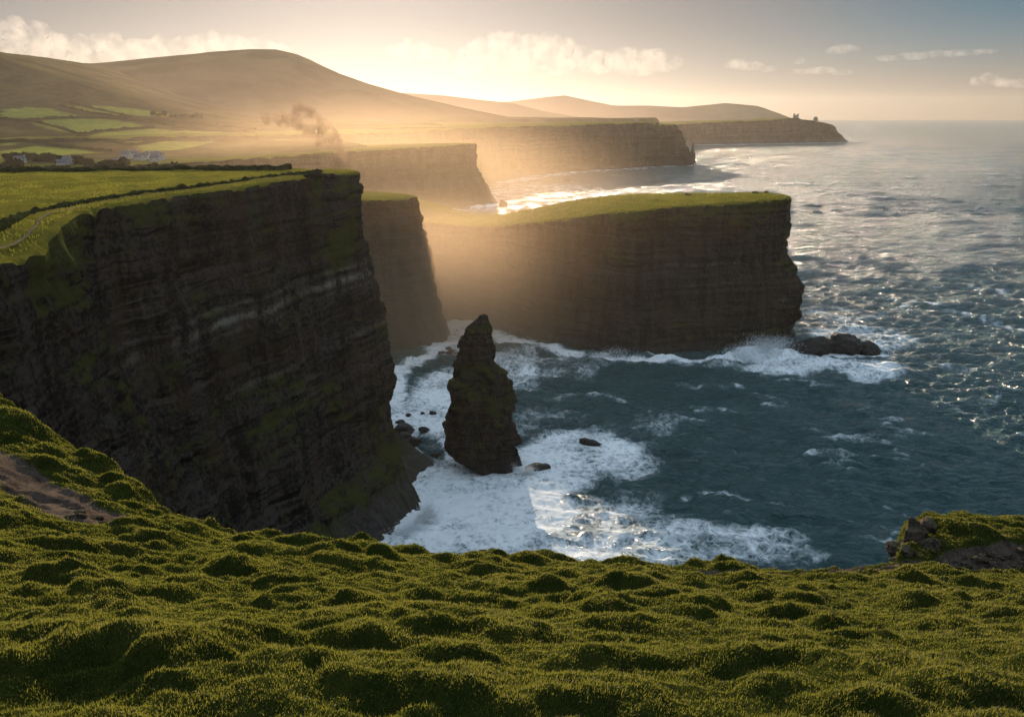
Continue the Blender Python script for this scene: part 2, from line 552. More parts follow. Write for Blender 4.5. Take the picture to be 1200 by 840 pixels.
headland([(-300, 1820), (-60, 1910), (83, 1975), (221, 2100), (330, 2180), (420, 2250), (452, 2290), (440, 2340), (300, 2480), (-300, 2700)],
         zt_e2, 6, 4, None, 1.5, 81, (M['far_rock'], M['far_turf']), 'long level hazy headland with a broken rocky point at its seaward end',
         prof=e2_prof, sc=2.4, top_ds=30, top_noise=.5)


def zt_f(x, y):
    return np.interp(x, [600, 830, 1000, 1200, 1300, 1400, 1440, 1480, 1560, 1620], [82, 90, 96, 100, 109, 107, 98, 96, 78, 50]) + 0 * y + sstep(1180, 1300, x) * 6 * np.round(2.5 * fbm(x / 45, y / 90, seed=93, o=2)) / 2.5


def f_prof(S, v, Z, ex, ey):
    tip = sstep(1450, 1600, ex)
    return (.05 * v + .45 * v ** 1.2) * 95 + tip * 30 * v


headland([(300, 3400), (640, 3560), (830, 3760), (1014, 3880), (1200, 3960), (1400, 4020), (1540, 4060), (1600, 4110), (1540, 4180), (1200, 4300), (300, 4600)],
         zt_f, 10, 6, None, 1.2, 91, (M['far_rock'], M['far_turf']), 'low dark farthest headland running out to the open horizon',
         prof=f_prof, sc=3.2, top_ds=60, top_noise=.4)

# ------------------------------------------------------------------ valley, hills
HX = []


def ridge_fn(sil, Y):
    pts = np.array([at_y(px, py, Y) for px, py in sil])
    return lambda x: np.interp(x, pts[:, 0], pts[:, 2])


hillG = ridge_fn([(-500, 96), (-200, 90), (-60, 82), (50, 79), (120, 75), (200, 67), (260, 61), (300, 58.5), (325, 58.5), (345, 63), (365, 72), (390, 84), (430, 98), (480, 112),
                  (540, 126), (600, 138), (660, 148), (760, 178), (800, 190)], 3100)
hillH = ridge_fn([(-700, 30), (-300, 40), (-80, 52), (0, 71), (40, 84), (90, 99), (130, 113), (170, 124), (210, 134), (260, 143), (340, 152), (500, 162)], 1900)


def z_valley(x, y):
    base = np.interp(y, [500, 1100, 1500, 2000, 3000], [74, 78, 94, 108, 118])
    base = base + fbm(x / 260, y / 260, seed=131, o=4) * 5
    h = hillH(x * 1900 / np.maximum(y, 900) * .35 + x * .65)
    t = .16 * sstep(1020, 1560, y) + .84 * np.clip((y - 1540) / 360, 0, 1)
    hh = base + np.maximum(h - 100, 0) * t
    return np.maximum(base, hh)


COAST = np.array([(500, -330), (800, -700), (900, -640), (1000, -470), (1160, -300), (1300, -200), (1450, -260), (1600, -320), (1850, -160), (1980, -100), (2500, -260), (3200, 500), (3400, 700)], float)


def coast(y):
    return np.interp(y, COAST[:, 0], COAST[:, 1])


def zv(x, y):
    z = z_valley(x, y)
    over = x - coast(y) + 25
    return np.maximum(z - np.maximum(over, 0) * 1.2 - .02 * np.maximum(over, 0) ** 2, -5)


def project(px, py, lo=560, hi=3000):
    """where the sight line meets the valley"""
    dx, dy, dz = ray(px, py)
    Y = np.linspace(lo, hi, 1600)
    t = Y / dy
    X, Z = dx * t, CAM_Z + dz * t
    below = Z < z_valley(X, Y)
    i = int(np.argmax(below)) if below.any() else len(Y) - 1
    return X[i], Y[i], z_valley(X[i:i + 1], Y[i:i + 1])[0]


fields_px = [
    [(75, 123), (130, 131), (152, 138), (118, 135), (80, 127)], [(85, 122), (140, 126), (200, 134), (214, 137), (165, 136), (120, 129)],
    [(4, 128), (60, 127), (68, 134), (40, 140), (0, 137)], [(30, 126), (72, 131), (100, 137), (78, 139), (45, 136)],
    [(35, 143), (75, 140), (120, 139), (178, 149), (130, 153), (92, 158), (60, 152)],
    [(95, 161), (130, 155), (180, 151), (215, 154), (200, 163), (150, 170)],
    [(160, 172), (205, 164), (240, 160), (250, 167), (205, 176), (170, 178)],
    [(213, 153), (260, 155), (320, 161), (345, 164), (280, 165), (225, 160)],
    [(0, 165), (22, 166), (14, 170), (0, 171)], [(0, 178), (40, 171), (80, 174), (120, 180), (60, 183), (0, 186)],
    [(75, 197), (110, 192), (120, 198), (80, 204)], [(0, 197), (16, 197), (14, 200), (0, 200)], [(26, 197), (45, 195), (42, 199), (28, 199)],
    [(85, 206), (140, 205), (166, 207), (120, 211), (85, 210)], [(0, 213), (60, 211), (90, 213), (30, 217), (0, 217)],
    [(128, 196), (175, 197), (215, 199), (170, 202), (130, 200)]]

vx = np.arange(-2300, 720, 9.0); vy = np.arange(520, 3300, 9.0)
VX, VY = np.meshgrid(vx, vy)
VZ = zv(VX, VY)
fld = np.zeros(VX.shape)
for poly in fields_px:
    w = np.array([project(*p)[:2] for p in poly])
    m = inside(w, VX.ravel(), VY.ravel()).reshape(VX.shape)
    fld = np.maximum(fld, m * (.75 + .25 * random.random()))
valley = mk('valley', np.stack([VX, VY, VZ], -1).reshape(-1, 3), grid_faces(len(vy), len(vx)), M['field'], None, True, {'field': fld})
tag(valley, 'green and brown farmland valley rising gently behind the near headland', 'valley', 'structure')


def hill(name, fn, Y, xr, front, back, base, step, mat, label, amp, nsc, seed):
    x = np.arange(xr[0], xr[1], step); y = np.linspace(Y - front, Y + back, max(12, int((front + back) / step)))
    X, Yg = np.meshgrid(x, y)
    h = fn(X)
    u = np.where(Yg < Y, (Y - Yg) / front, (Yg - Y) / back)
    pr = np.cos(np.clip(u, 0, 1) * math.pi / 2) ** 1.35
    Z = base + (h - base) * pr
    n = fbm(X / nsc, Yg / nsc, seed=seed, o=6, gain=.5)
    g = -np.abs(fbm(X / (nsc * .5), Yg / (nsc * 1.6), seed=seed + 5, o=4))
    Z = Z + (n * .5 + g) * amp * sstep(0, .25, u) * (h - base > 10) * pr
    o = mk(name, np.stack([X, Yg, Z], -1).reshape(-1, 3), grid_faces(len(y), len(x)), mat)
    return tag(o, label, 'hill', 'structure')


hill('hill', hillG, 3100, (-3600, 760), 1050, 1700, -6, 16, M['moor'], 'broad brown hill with rounded summit, backlit by the sun', 26, 420, 5)
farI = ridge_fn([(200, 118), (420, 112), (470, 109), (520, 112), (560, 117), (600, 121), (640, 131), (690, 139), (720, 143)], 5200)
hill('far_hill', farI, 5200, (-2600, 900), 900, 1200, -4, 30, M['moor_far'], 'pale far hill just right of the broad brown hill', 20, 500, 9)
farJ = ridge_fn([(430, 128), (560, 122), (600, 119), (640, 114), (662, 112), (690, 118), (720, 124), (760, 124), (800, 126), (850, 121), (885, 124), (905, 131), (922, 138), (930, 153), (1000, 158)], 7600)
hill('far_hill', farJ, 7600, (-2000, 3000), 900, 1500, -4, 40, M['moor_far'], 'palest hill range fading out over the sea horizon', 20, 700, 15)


# hedges, each line traced on the valley floor
def tube_strip(pts, w, h, seed, step):
    """an uneven bank of foliage following pts (x,y,z)"""
    P, s = resample(np.asarray(pts, float), step)
    tx, ty = np.gradient(P[:, 0]), np.gradient(P[:, 1]); L = np.hypot(tx, ty) + 1e-9
    nx, ny = -ty / L, tx / L
    prof = np.array([(-1, -.2), (-.95, .45), (-.6, .9), (0, 1.05), (.6, .88), (.95, .4), (1, -.2)])
    hh = h * (1 + .45 * fbm(s / (3 * h), s * 0, seed=seed, o=3) + .25 * vnoise(s / (1.1 * h), s * 0, seed=seed + 1))
    ww = w * (1 + .3 * fbm(s / (3 * h), s * 0 + 4, seed=seed + 2, o=3))
    V = np.empty((len(s), 7, 3))
    for j, (a, c) in enumerate(prof):
        jit = 1 + .25 * vnoise(s / h, s * 0 + j * 3.3, seed=seed + 8)
        V[:, j, 0] = P[:, 0] + nx * a * ww * jit
        V[:, j, 1] = P[:, 1] + ny * a * ww * jit
        V[:, j, 2] = P[:, 2] + c * hh * jit
    return V.reshape(-1, 3), grid_faces(len(s), 7)


hedge_px = [
    ([(0, 140), (40, 143), (75, 152), (92, 158)], 'hedge along the lower left edge of the big oval field'),
    ([(92, 158), (130, 153), (180, 150)], 'hedge closing the right end of the big oval field'),
    ([(30, 141), (75, 138.5), (130, 139), (205, 148)], 'hedge running above the big oval field'),
    ([(70, 124), (110, 134), (150, 139)], 'steep thin hedge between two upper strip fields'),
    ([(82, 121), (120, 130), (155, 138)], 'upper thin hedge beside the highest strip field'),
    ([(92, 160), (130, 167), (155, 171)], 'hedge along the brown slope under the oval field'),
    ([(157, 171), (200, 164), (232, 160)], 'hedge between the two middle right fields'),
    ([(205, 150), (260, 154), (330, 161)], 'long thin hedge on the right of the valley'),
    ([(0, 168), (30, 166), (60, 171), (130, 178)], 'hedge on the brown slope at far left'),
    ([(0, 205), (60, 205), (140, 204), (200, 203)], 'low dark hedge across the valley floor'),
    ([(160, 140), (230, 146), (300, 152)], 'faint upper hedge crossing the right slope')]
for i, (pp, lb) in enumerate(hedge_px):
    pts = []
    for (a, c), (d, e) in zip(pp[:-1], pp[1:]):
        for t in np.linspace(0, 1, 5)[:-1]:
            pts.append(project(a + (d - a) * t, c + (e - c) * t))
    pts.append(project(*pp[-1]))
    V, F = tube_strip(pts, 3.2, 3.4, 200 + i * 7, 3.5)
    V[:, 2] = V[:, 2] + (z_valley(V[:, 0], V[:, 1]) - np.interp(np.arange(len(V)), np.arange(len(V)), z_valley(V[:, 0], V[:, 1]))) * 0
    tag(mk('hedgerow', V, F, M['hedge']), lb, 'hedge', group='hedgerows between the valley fields')


# tree clumps in the valley: every clump one bushy crown with gaps
def blob_tree(name, loc, r, h, seed, nleaf=240):
    rng = np.random.default_rng(seed)
    n = nleaf
    th = rng.random(n) * 2 * math.pi; ph = np.arccos(1 - 2 * rng.random(n)); rr = rng.random(n) ** .4
    lump = 1 + .35 * vnoise(np.cos(th) * 1.6 + 9, np.sin(th) * 1.6 + ph, seed=seed)
    C = np.stack([r * rr * lump * np.sin(ph) * np.cos(th), r * rr * lump * np.sin(ph) * np.sin(th), h * .58 + h * .46 * rr * np.cos(ph) * lump], 1)
    A = rng.normal(size=(n, 3)); A /= np.linalg.norm(A, axis=1)[:, None]
    B = np.cross(A, rng.normal(size=(n, 3))); B /= np.linalg.norm(B, axis=1)[:, None]
    sz = r * .2 * (0.6 + rng.random(n))[:, None]
    V = np.concatenate([C + A * sz, C + B * sz, C - A * sz, C - B * sz], 1).reshape(-1, 3)
    F = np.arange(4 * n).reshape(n, 4)
    root = empty(name, loc)
    mk('crown', V, F, M['hedge'], root, False)
    a = np.linspace(0, 2 * math.pi, 7)[:-1]
    TV = np.concatenate([np.stack([np.cos(a) * r * w, np.sin(a) * r * w, 0 * a + z], 1) for w, z in ((.11, -.5), (.07, h * .3), (.03, h * .75))])
    TF = np.array([(k * 6 + j, k * 6 + (j + 1) % 6, (k + 1) * 6 + (j + 1) % 6, (k + 1) * 6 + j) for k in range(2) for j in range(6)])
    mk('trunk', TV, TF, M['hedge'], root)
    return root


tree_lines = [((8, 188), (60, 190), 16, 'tree in the dark row left of the white houses'),
              ((62, 192), (108, 194), 14, 'tree in the row under the middle of the valley fields'),
              ((118, 199), (146, 197), 10, 'tree in the dark clump below the village houses'),
              ((0, 201), (22, 199), 8, 'tree in the clump at the left edge of the valley'),
              ((0, 208), (84, 208), 22, 'tree in the lowest row just behind the near field'),
              ((105, 207), (205, 204), 20, 'tree in the low row under the village'),
              ((175, 136), (240, 140), 12, 'tree in the thin row high on the right slope')]
ti = 0
for (p0, p1, n, lb) in tree_lines:
    for k in range(n):
        t = (k + .5 + random.uniform(-.4, .4)) / n
        x, y, z = project(p0[0] + (p1[0] - p0[0]) * t, p0[1] + (p1[1] - p0[1]) * t + random.uniform(-.6, .6))
        s = random.uniform(.7, 1.35)
        tag(blob_tree('tree', (x, y, z - .3), 5.5 * s, 8.5 * s, 300 + ti), lb, 'tree', group=lb.replace('tree in', 'trees in'))
        ti += 1


# village houses
def house(loc, w, d, h, rz, label, chim=True, seed=0):
    root = empty('house', loc); root.rotation_euler.z = rz
    tag(root, label, 'house', group='white houses of the valley village')
    hw, hd = w / 2, d / 2
    rh = d * .48
    V = [(-hw, -hd, -1), (hw, -hd, -1), (hw, hd, -1), (-hw, hd, -1), (-hw, -hd, h), (hw, -hd, h), (hw, hd, h), (-hw, hd, h), (-hw, 0, h + rh), (hw, 0, h + rh)]
    me = bpy.data.meshes.new('wall')
    me.from_pydata(V, [], [(0, 1, 5, 4), (1, 2, 6, 9, 5), (2, 3, 7, 6), (3, 0, 4, 8, 7)]); me.materials.append(M['white_wall'])
    o = bpy.data.objects.new('wall', me); COL.objects.link(o); o.parent = root
    e = .35
    k = rh / hd
    R = np.array([(-hw - e, -hd - e, h - e * k + .05), (hw + e, -hd - e, h - e * k + .05), (hw + e, 0, h + rh + .05), (-hw - e, 0, h + rh + .05),
                  (-hw - e, hd + e, h - e * k + .05), (hw + e, hd + e, h - e * k + .05)])
    R2 = R + (0, 0, .25)
    mk('roof', np.vstack([R, R2]), np.array([(0, 1, 2, 3), (3, 2, 5, 4), (6, 7, 8, 9), (9, 8, 11, 10), (0, 1, 7, 6), (4, 5, 11, 10), (0, 3, 9, 6), (3, 4, 10, 9), (1, 2, 8, 7), (2, 5, 11, 8)]), M['slate'], root, False)
    if chim:
        box('chimney', (hw - .8, 0, h + rh + .5), (.45, .45, .9), M['white_wall'], root)
    n = max(2, int(w / 3.2))
    for i in range(n):
        x = -hw + w * (i + .5) / n
        if i == n // 2:
            box('door', (x, -hd - .03, 1.0), (.5, .06, 1.05), M['slate'], root)
        else:
            box('window', (x, -hd - .03, h * .55), (.5, .05, .6), M['glass'], root)


def box(name, c, hs, mat, parent):
    s = np.array([(a, b, c_) for c_ in (-1, 1) for b in (-1, 1) for a in (-1, 1)], float)
    return mk(name, s * hs + c, np.array([(0, 2, 3, 1), (4, 5, 7, 6), (0, 1, 5, 4), (2, 6, 7, 3), (0, 4, 6, 2), (1, 3, 7, 5)]), mat, parent, False)


house_px = [(24, 191, 13, 'white cottage half hidden behind trees left of the valley'), (73, 195, 11, 'small white cottage among the trees left of the village'),
            (80, 193.5, 12, 'white house on the left, next to the small cottage'), (131, 195.5, 16, 'long white farmhouse above the dark tree clump'),
            (140, 194, 13, 'white house right behind the long farmhouse'), (148, 186, 14, 'white house at the left end of the village'),
            (155, 185, 18, 'widest white house at the top of the village'), (164, 188, 12, 'low white house in the middle of the village'),
            (172, 187, 14, 'white house right of the village middle'), (179, 185.5, 16, 'tall white house on the right of the village'),
            (186, 187.5, 15, 'white house at the right end of the village'), (183, 190, 12, 'white cottage at the foot of the village')]
for i, (a, c, w, lb) in enumerate(house_px):
    x, y, z = project(a, c)
    house((x, y, z), w, 7 + random.random() * 1.5, 4.2 + random.random() * 1.8, random.uniform(-.5, .5), lb, i % 3 != 1)

# ruined towers on the far headlands
def ruin(name, loc, r, h, seed, label, cat):
    nz_, na = 14, 20
    z = np.linspace(-3, h, nz_)[:, None]; a = np.linspace(0, 2 * math.pi, na + 1)[:-1][None, :]
    top = h * (0.7 + .3 * np.sign(np.sin(a * 2 + seed)) * (.5 + .5 * vnoise(a * 3, a * 0, seed=seed)))
    zz = np.minimum(z + 0 * a, top)
    sq = 1 / np.maximum(np.abs(np.cos(a)), np.abs(np.sin(a))) ** .7
    rr = r * sq * (1.06 - .1 * z / h) * (1 + .07 * vnoise(a * 4 + z, z / 2, seed=seed))
    V = np.stack([loc[0] + rr * np.cos(a), loc[1] + rr * np.sin(a), loc[2] + zz], -1).reshape(-1, 3)
    i = np.arange(nz_ * na).reshape(nz_, na)
    F = np.stack([i[:-1], np.roll(i[:-1], -1, 1), np.roll(i[1:], -1, 1), i[1:]], -1).reshape(-1, 4)
    V = np.vstack([V, [(loc[0], loc[1], loc[2] + h * .55)]])
    T = np.array([(i[-1, j], i[-1, (j + 1) % na], len(V) - 1, len(V) - 1) for j in range(na)])
    root = empty(name, (0, 0, 0)); tag(root, label, cat)
    mk('wall', V, F, M['stone'], root, False)
    mk('rubble_fill', V[list(i[-1]) + [len(V) - 1]], np.array([(j, (j + 1) % na, na) for j in range(na)]), M['stone'], root, False)


x, y, z = at_y(932, 143, 4060); ruin('ruined_tower', (x, y, zt_f(np.array([x]), y)[0]), 12, 25, 3, 'small ruined tower on the highest point of the farthest headland', 'ruin')
x, y, z = at_y(955, 146, 4070); ruin('ruined_tower', (x, y, zt_f(np.array([x]), y)[0] - 2), 10, 26, 6, 'stubby block of ruin near the tip of the farthest headland', 'ruin')
x, y, z = at_y(746, 145, 2290); ruin('ruined_tower', (x, y, zt_e2(np.array([x]), y)[0]), 4.5, 8, 9, 'tiny tower stump on the edge of the long hazy headland', 'ruin')


# ------------------------------------------------------------------ rocks
def ico(sub):
    import bmesh
    bm = bmesh.new(); bmesh.ops.create_icosphere(bm, subdivisions=sub, radius=1)
    V = np.array([v.co[:] for v in bm.verts]); F = np.array([[v.index for v in f.verts] for f in bm.faces])
    bm.free(); return V, F


ICO = {k: ico(k) for k in (3, 4, 5)}


def rock_shape(sub, seed, dims, rough=.35, facet=9):
    V, F = ICO[sub]
    rng = np.random.default_rng(seed)
    N = rng.normal(size=(facet * 2, 3)); N /= np.linalg.norm(N, axis=1)[:, None]
    dcut = .52 + .34 * rng.random(len(N))
    r = np.ones(len(V))
    for nrm, dc in zip(N, dcut):
        c = V @ nrm
        r = np.minimum(r, np.where(c > .05, dc / np.maximum(c, .05), 9))
    r = r * (1 + rough * .45 * (1 - 2.2 * np.abs(fbm(V[:, 0] * 2.4 + seed, V[:, 1] * 2.4, V[:, 2] * 2.4, seed=seed + 3, o=4))))
    r = r * (1 + rough * .6 * fbm(V[:, 0] * 1.6 + seed, V[:, 1] * 1.6, V[:, 2] * 1.6, seed=seed, o=5, gain=.6))
    return V * r[:, None] * np.array(dims), F


def boulder(loc, dims, seed, label, group=None, name='boulder', mat=None, sub=4, rough=.35, cat='rock', wet=1.0):
    V, F = rock_shape(sub, seed, dims, rough)
    o = mk(name, V, F, mat or M['boulder'], None, True, {'wet': np.full(len(V), wet), 'moss': np.zeros(len(V)), 'band': np.zeros(len(V))})
    o.location = loc
    return tag(o, label, cat, None, group)


# --- sea stack
def stack_obj():
    Lp = [(563, 371), (549, 384), (542, 398), (540, 415), (535, 440), (528, 455), (526, 475), (528, 500), (523, 515), (528, 527), (541, 540), (556, 547)]
    Rp = [(571, 373), (575, 384), (577, 400), (582, 425), (592, 434), (596, 450), (603, 465), (604, 495), (607, 528), (611, 545), (613, 549), (615, 552)]
    Y0 = 306
    l = np.array([at_y(a, c, Y0) for a, c in Lp]); r = np.array([at_y(a, c, Y0) for a, c in Rp])
    z = np.linspace(-4, l[0, 2] + .3, 150)
    lx = np.interp(z, l[::-1, 2], l[::-1, 0]); rx = np.interp(z, r[::-1, 2], r[::-1, 0])
    cx, rad = (lx + rx) / 2, (rx - lx) / 2
    rad = np.maximum(rad, .5)
    a = np.linspace(0, 2 * math.pi, 141)[:-1]
    Z, A = np.meshgrid(z, a, indexing='ij')
    R = rad[:, None]
    sides = np.array([.25, 1.15, 2.2, 3.05, 4.05, 4.75, 5.55]); dist = np.array([.93, 1.0, .92, .95, 1.02, .9, .98])
    tw = A + .22 * vnoise(Z / 11, Z * 0, seed=44)
    sq = np.min(np.stack([dd * (1 + .10 * vnoise(Z / 9, Z * 0 + 5 * i_, seed=45)) / np.maximum(np.cos(tw - s_), .2) for i_, (s_, dd) in enumerate(zip(sides, dist))]), 0)
    n1 = fbm(np.cos(A) * 2.1 + 5, np.sin(A) * 2.1, Z / 13, seed=5, o=6, gain=.62)
    led = fbm(Z / 3.2, A * .5, seed=8, o=3, gain=.7)
    blk = np.round(3.5 * fbm(np.cos(A) * 3 + 2, np.sin(A) * 3, Z / 7, seed=15, o=2)) / 3.5
    bz_ = np.floor(Z / 2.6 + .6 * vnoise(Z / 8, Z * 0, seed=3) + .5 * np.cos(A + 1)).astype(np.int64)
    ja_ = np.floor(A * 3.2 + 1.7 * (bz_ % 5) + .5 * vnoise(A * 4, Z / 3, seed=31)).astype(np.int64)
    hb = _hash(ja_, bz_, bz_ * 0, 12) - .5
    d = (n1 * 2.8 + blk * 1.2 + hb * 2.6) * np.clip(R / 10, .13, 1)
    side = np.abs(np.cos(A)) ** 3
    d = d * (1 - .15 * side)
    d = d
    d = d + R * (.10 * sstep(38, 58, Z) - .05 * sstep(40, 15, Z))
    X = cx[:, None] + (R + d) * sq * np.cos(A) / 1.0
    Yy = Y0 + (R * .9 + 1.2 * np.clip(R / 8, 0, 1) + d) * sq * np.sin(A)
    # a rib running down the right front
    V = np.stack([X, Yy, Z + .5 * n1], -1).reshape(-1, 3)
    i = np.arange(Z.size).reshape(Z.shape)
    F = np.stack([i[:-1], np.roll(i[:-1], -1, 1), np.roll(i[1:], -1, 1), i[1:]], -1).reshape(-1, 4)
    topc = V[i[-1]].mean(0) + (0, 0, .7)
    V = np.vstack([V, topc])
    T = np.array([(i[-1, j], i[-1, (j + 1) % 140], len(V) - 1) for j in range(140)])
    me = mk('sea_stack', V, F, M['stack_rock'], None, True, {'wet': np.concatenate([(1 - sstep(2, 9, Z + n1 * 4)).ravel(), [0]]),
                                                             'moss': np.concatenate([(.12 * sstep(15, 40, Z) * sstep(-.6, .4, np.cos(A - 5.2))).ravel(), [.2]]),
                                                             'band': np.zeros(len(V))})
    cap = mk('summit_rock', V[list(i[-1]) + [len(V) - 1]], np.array([(j, (j + 1) % 140, 140) for j in range(140)]), M['stack_rock'], me)
    return tag(me, 'tall pointed rock stack standing alone in the white surf', 'sea stack')


stack_obj()
sx, sy, _ = at_z(628, 551)
boulder((sx, sy + 1, 0.3), (5.5, 3.6, 2.6), 51, 'low wet rock at the right foot of the sea stack', sub=5)
sx, sy, _ = at_z(532, 545)

# surf boulders at the foot of the near headland
surf = [(479, 487, 1.6, 'tiny dark boulder in the surf, farthest up the channel'), (495, 484.5, 1.3, 'speck of rock in the foam, left of the sea stack'),
        (507, 485, 2.1, 'small flat boulder in the foam closest to the sea stack'), (474, 505, 5.0, 'large brown boulder at the cliff foot, behind the other large one'),
        (497, 505, 2.6, 'pointed dark boulder in the foam right of the large brown one'), (484, 520, 4.4, 'wide dark boulder at the cliff foot, nearest of the large ones'),
        (511, 534, 2.2, 'small round boulder alone in the foam below the sea stack'), (468, 497, 2.6, 'brown boulder touching the cliff foot'),
        (476, 512, 3.4, 'brown boulder squeezed between the two large ones')]
for i, (a, c, r, lb) in enumerate(surf):
    x, y, _ = at_z(a, c)
    boulder((x, y, .25 * r), (r, r * .8, r * .62), 60 + i, lb, 'boulders in the surf below the near headland')
x, y, _ = at_z(691, 520); boulder((x, y, .6), (4.8, 2.6, 2.0), 81, 'low brown rock awash in foam right of the sea stack', sub=5)
# small rocks in the inlet behind the stack
rng = np.random.default_rng(5)
for i in range(16):
    a, c = 508 + rng.random() * 26, 411 + rng.random() * 14
    c = c + (520 - a) * .45
    x, y, _ = at_z(a, c); r = 1.0 + rng.random() * 1.8
    boulder((x, y, .2 * r), (r, r * .8, r * .6), 100 + i, 'small dark rock in the foam line of the inlet below the brown cliff end', 'rocks in the foam of the inlet', sub=3)

# ledges off the middle headland
x, y, _ = at_z(950, 411); boulder((x, y, 0.5), (15.5, 8, 8.2), 84, 'black rock ledge with foam pouring off, against the middle headland tip', name='rock_ledge', sub=5, cat='rock ledge', rough=.3)
x, y, _ = at_z(988, 408); boulder((x, y, 0.3), (15, 8, 8.0), 85, 'black rock ledge in the middle of the group off the headland tip', name='rock_ledge', sub=5, cat='rock ledge', rough=.4)
x, y, _ = at_z(1016, 409); boulder((x, y, 0.2), (10.5, 6, 5.6), 86, 'outermost low rock ledge off the middle headland tip', name='rock_ledge', sub=5, cat='rock ledge', rough=.4)
# far rocks
x, y, _ = at_z(590, 242); boulder((x, y, 1), (9, 7, 9), 87, 'small dark rock at the foot of the third cliff', sub=4, wet=.5)
x, y, _ = at_z(665, 212); boulder((x, y, 1), (9, 6, 5), 88, 'lone speck of rock in the bright sea below the long headland', sub=4, wet=.5)
x, y, _ = at_z(617, 243); boulder((x, y, .5), (5, 4, 3), 89, 'tiny rock awash right of the third cliff foot', sub=3, wet=.5)
for (a, c, w, h, lb) in ((801, 191.5, 15, 66, 'taller pinnacle rock off the long headland point'), (811, 192.3, 13, 58, 'outer pointed pinnacle rock off the long headland point')):
    x, y, _ = at_z(a, c)
    V, F = rock_shape(4, int(a), (w, w, h), .3)
    V[:, :2] *= (1 - .62 * np.clip(V[:, 2:3] / h, 0, 1))
    o = mk('pinnacle_rock', V, F, M['far_rock'], None, True, {'wet': V[:, 2] * 0, 'moss': V[:, 2] * 0, 'band': V[:, 2] * 0})
    o.location = (x, y, 0); tag(o, lb, 'rock')

# boulders on the tip of the near headland and on the middle headland
tipr = [(367, 206, 1.6), (374, 205, 2.2), (381, 206, 1.5), (387, 206, 1.3), (393, 206.5, 1.6), (399, 207, 1.0)]
names = ['leftmost boulder of the cluster on the near headland top', 'largest boulder of the cluster on the near headland top', 'middle boulder right of the largest one on the near headland top',
         'small boulder on the near headland top, fourth from the left', 'boulder on the near headland top, second from the right', 'smallest, rightmost boulder of the cluster on the near headland top']
for i, ((a, c, r), lb) in enumerate(zip(tipr, names)):
    x, y, z = at_z(a, c, 119.0)
    y = min(y, 322); x = (a - 600) / FPX * y
    boulder((x, y, 118.9), (r * 1.2, r, r * .8), 140 + i, lb, 'boulders on the near headland top', mat=M['stack_rock'], sub=3, wet=0)
midr = [(884, 233, 1.6, 'larger boulder on the turf near the middle headland tip'), (897, 233, 1.2, 'smaller boulder on the turf nearest the middle headland tip'), (806, 235, 1.4, 'boulder alone on the turf of the middle headland'),]
for i, (a, c, r, lb) in enumerate(midr):
    y = 528; x = (a - 600) / FPX * y / (CP + .2 * SP)
    boulder((x, y, zt_mid(np.array([x]), np.array([y]))[0] + .9), (r * 1.6, r, r * .8), 150 + i, lb, None, mat=M['stack_rock'], sub=3, wet=0)

def tufts(n, xr, yr, zf, ok, hgt, label, seed):
    rng = np.random.default_rng(seed)
    x = rng.uniform(*xr, n); y = rng.uniform(*yr, n)
    k = ok(x, y) & (rng.random(n) < .75 + .5 * fbm(x / 9, y / 5, seed=seed, o=3)); x, y = x[k], y[k]; n = len(x)
    z = zf(x, y)
    L = hgt * (.5 + rng.random(n)); W = hgt * .35 * (.6 + .8 * rng.random(n)); th = rng.normal(size=n) * .5
    wx, wy = np.cos(th) * W, np.sin(th) * W
    lx, ly = rng.normal(size=n) * .3 * L, rng.normal(size=n) * .3 * L
    V = np.stack([np.stack([x - wx, y - wy, z - .2], 1), np.stack([x + wx, y + wy, z - .2], 1),
                  np.stack([x + lx + wx * .3, y + ly + wy * .3, z + L], 1), np.stack([x + lx - wx * .5, y + ly - wy * .5, z + L * .8], 1)], 1).reshape(-1, 3)
    tone = np.repeat(np.clip(.55 + .2 * rng.normal(size=n) + .25 * fbm(x / 12, y / 6, seed=seed + 1, o=3), 0, 1), 4)
    return tag(mk('grass', V, np.arange(4 * n).reshape(n, 4), M['grass'], None, False, {'tone': tone}), label, 'grass', 'stuff')


def in_path(edge, inset):
    ex, ey, ez = edge
    poly = np.stack([ex, ey], 1)[::3]
    def f(x, y):
        m = inside(poly, x, y)
        for dx, dy in ((inset, 0), (-inset, 0), (0, inset), (0, -inset)):
            m &= inside(poly, x + dx, y + dy)
        return m
    return f


GRASS_LATER = []
GRASS_LATER.append(lambda: tufts(110000, (-260, -55), (120, 330), lambda x, y: zt_near(x, y) + .5, in_path(near_edge, 1.5), .27, 'rough sunlit pasture grass covering the near headland top', 71))
GRASS_LATER.append(lambda: tufts(60000, (-110, 180), (460, 640), lambda x, y: zt_mid(x, y) + .5, in_path(mid_edge, 1.5), .55, 'sunlit grass covering the top of the middle headland', 72))

# hedge bank along the back of the near field, and the footpath on its cliff edge
bank = [(-300, 292, 118), (-230, 300, 118.2), (-170, 308, 118.4), (-120, 314, 118.5), (-85, 318, 118.6)]
V, F = tube_strip(bank, 1.6, 1.5, 400, .7)
tag(mk('hedgerow', V, F, M['hedge']), 'long dark hedge bank along the back of the sunlit near field', 'hedge')


def edge_strip(inset, w, lift, y0, y1):
    ex, ey, ez = near_edge
    i0 = np.argmin(np.hypot(ex + 88, ey - y0)); i1 = np.argmin(np.hypot(ex + 62, ey - y1))
    P = np.stack([ex, ey], 1)[i0:i1]
    P = np.stack([smooth1(P[:, 0], 9), smooth1(P[:, 1], 9)], 1)
    tx, ty = np.gradient(P[:, 0]), np.gradient(P[:, 1]); L = np.hypot(tx, ty)
    nx, ny = -ty / L, tx / L
    return P, nx, ny


P, nx, ny = edge_strip(5, 1, 0, 128, 305)


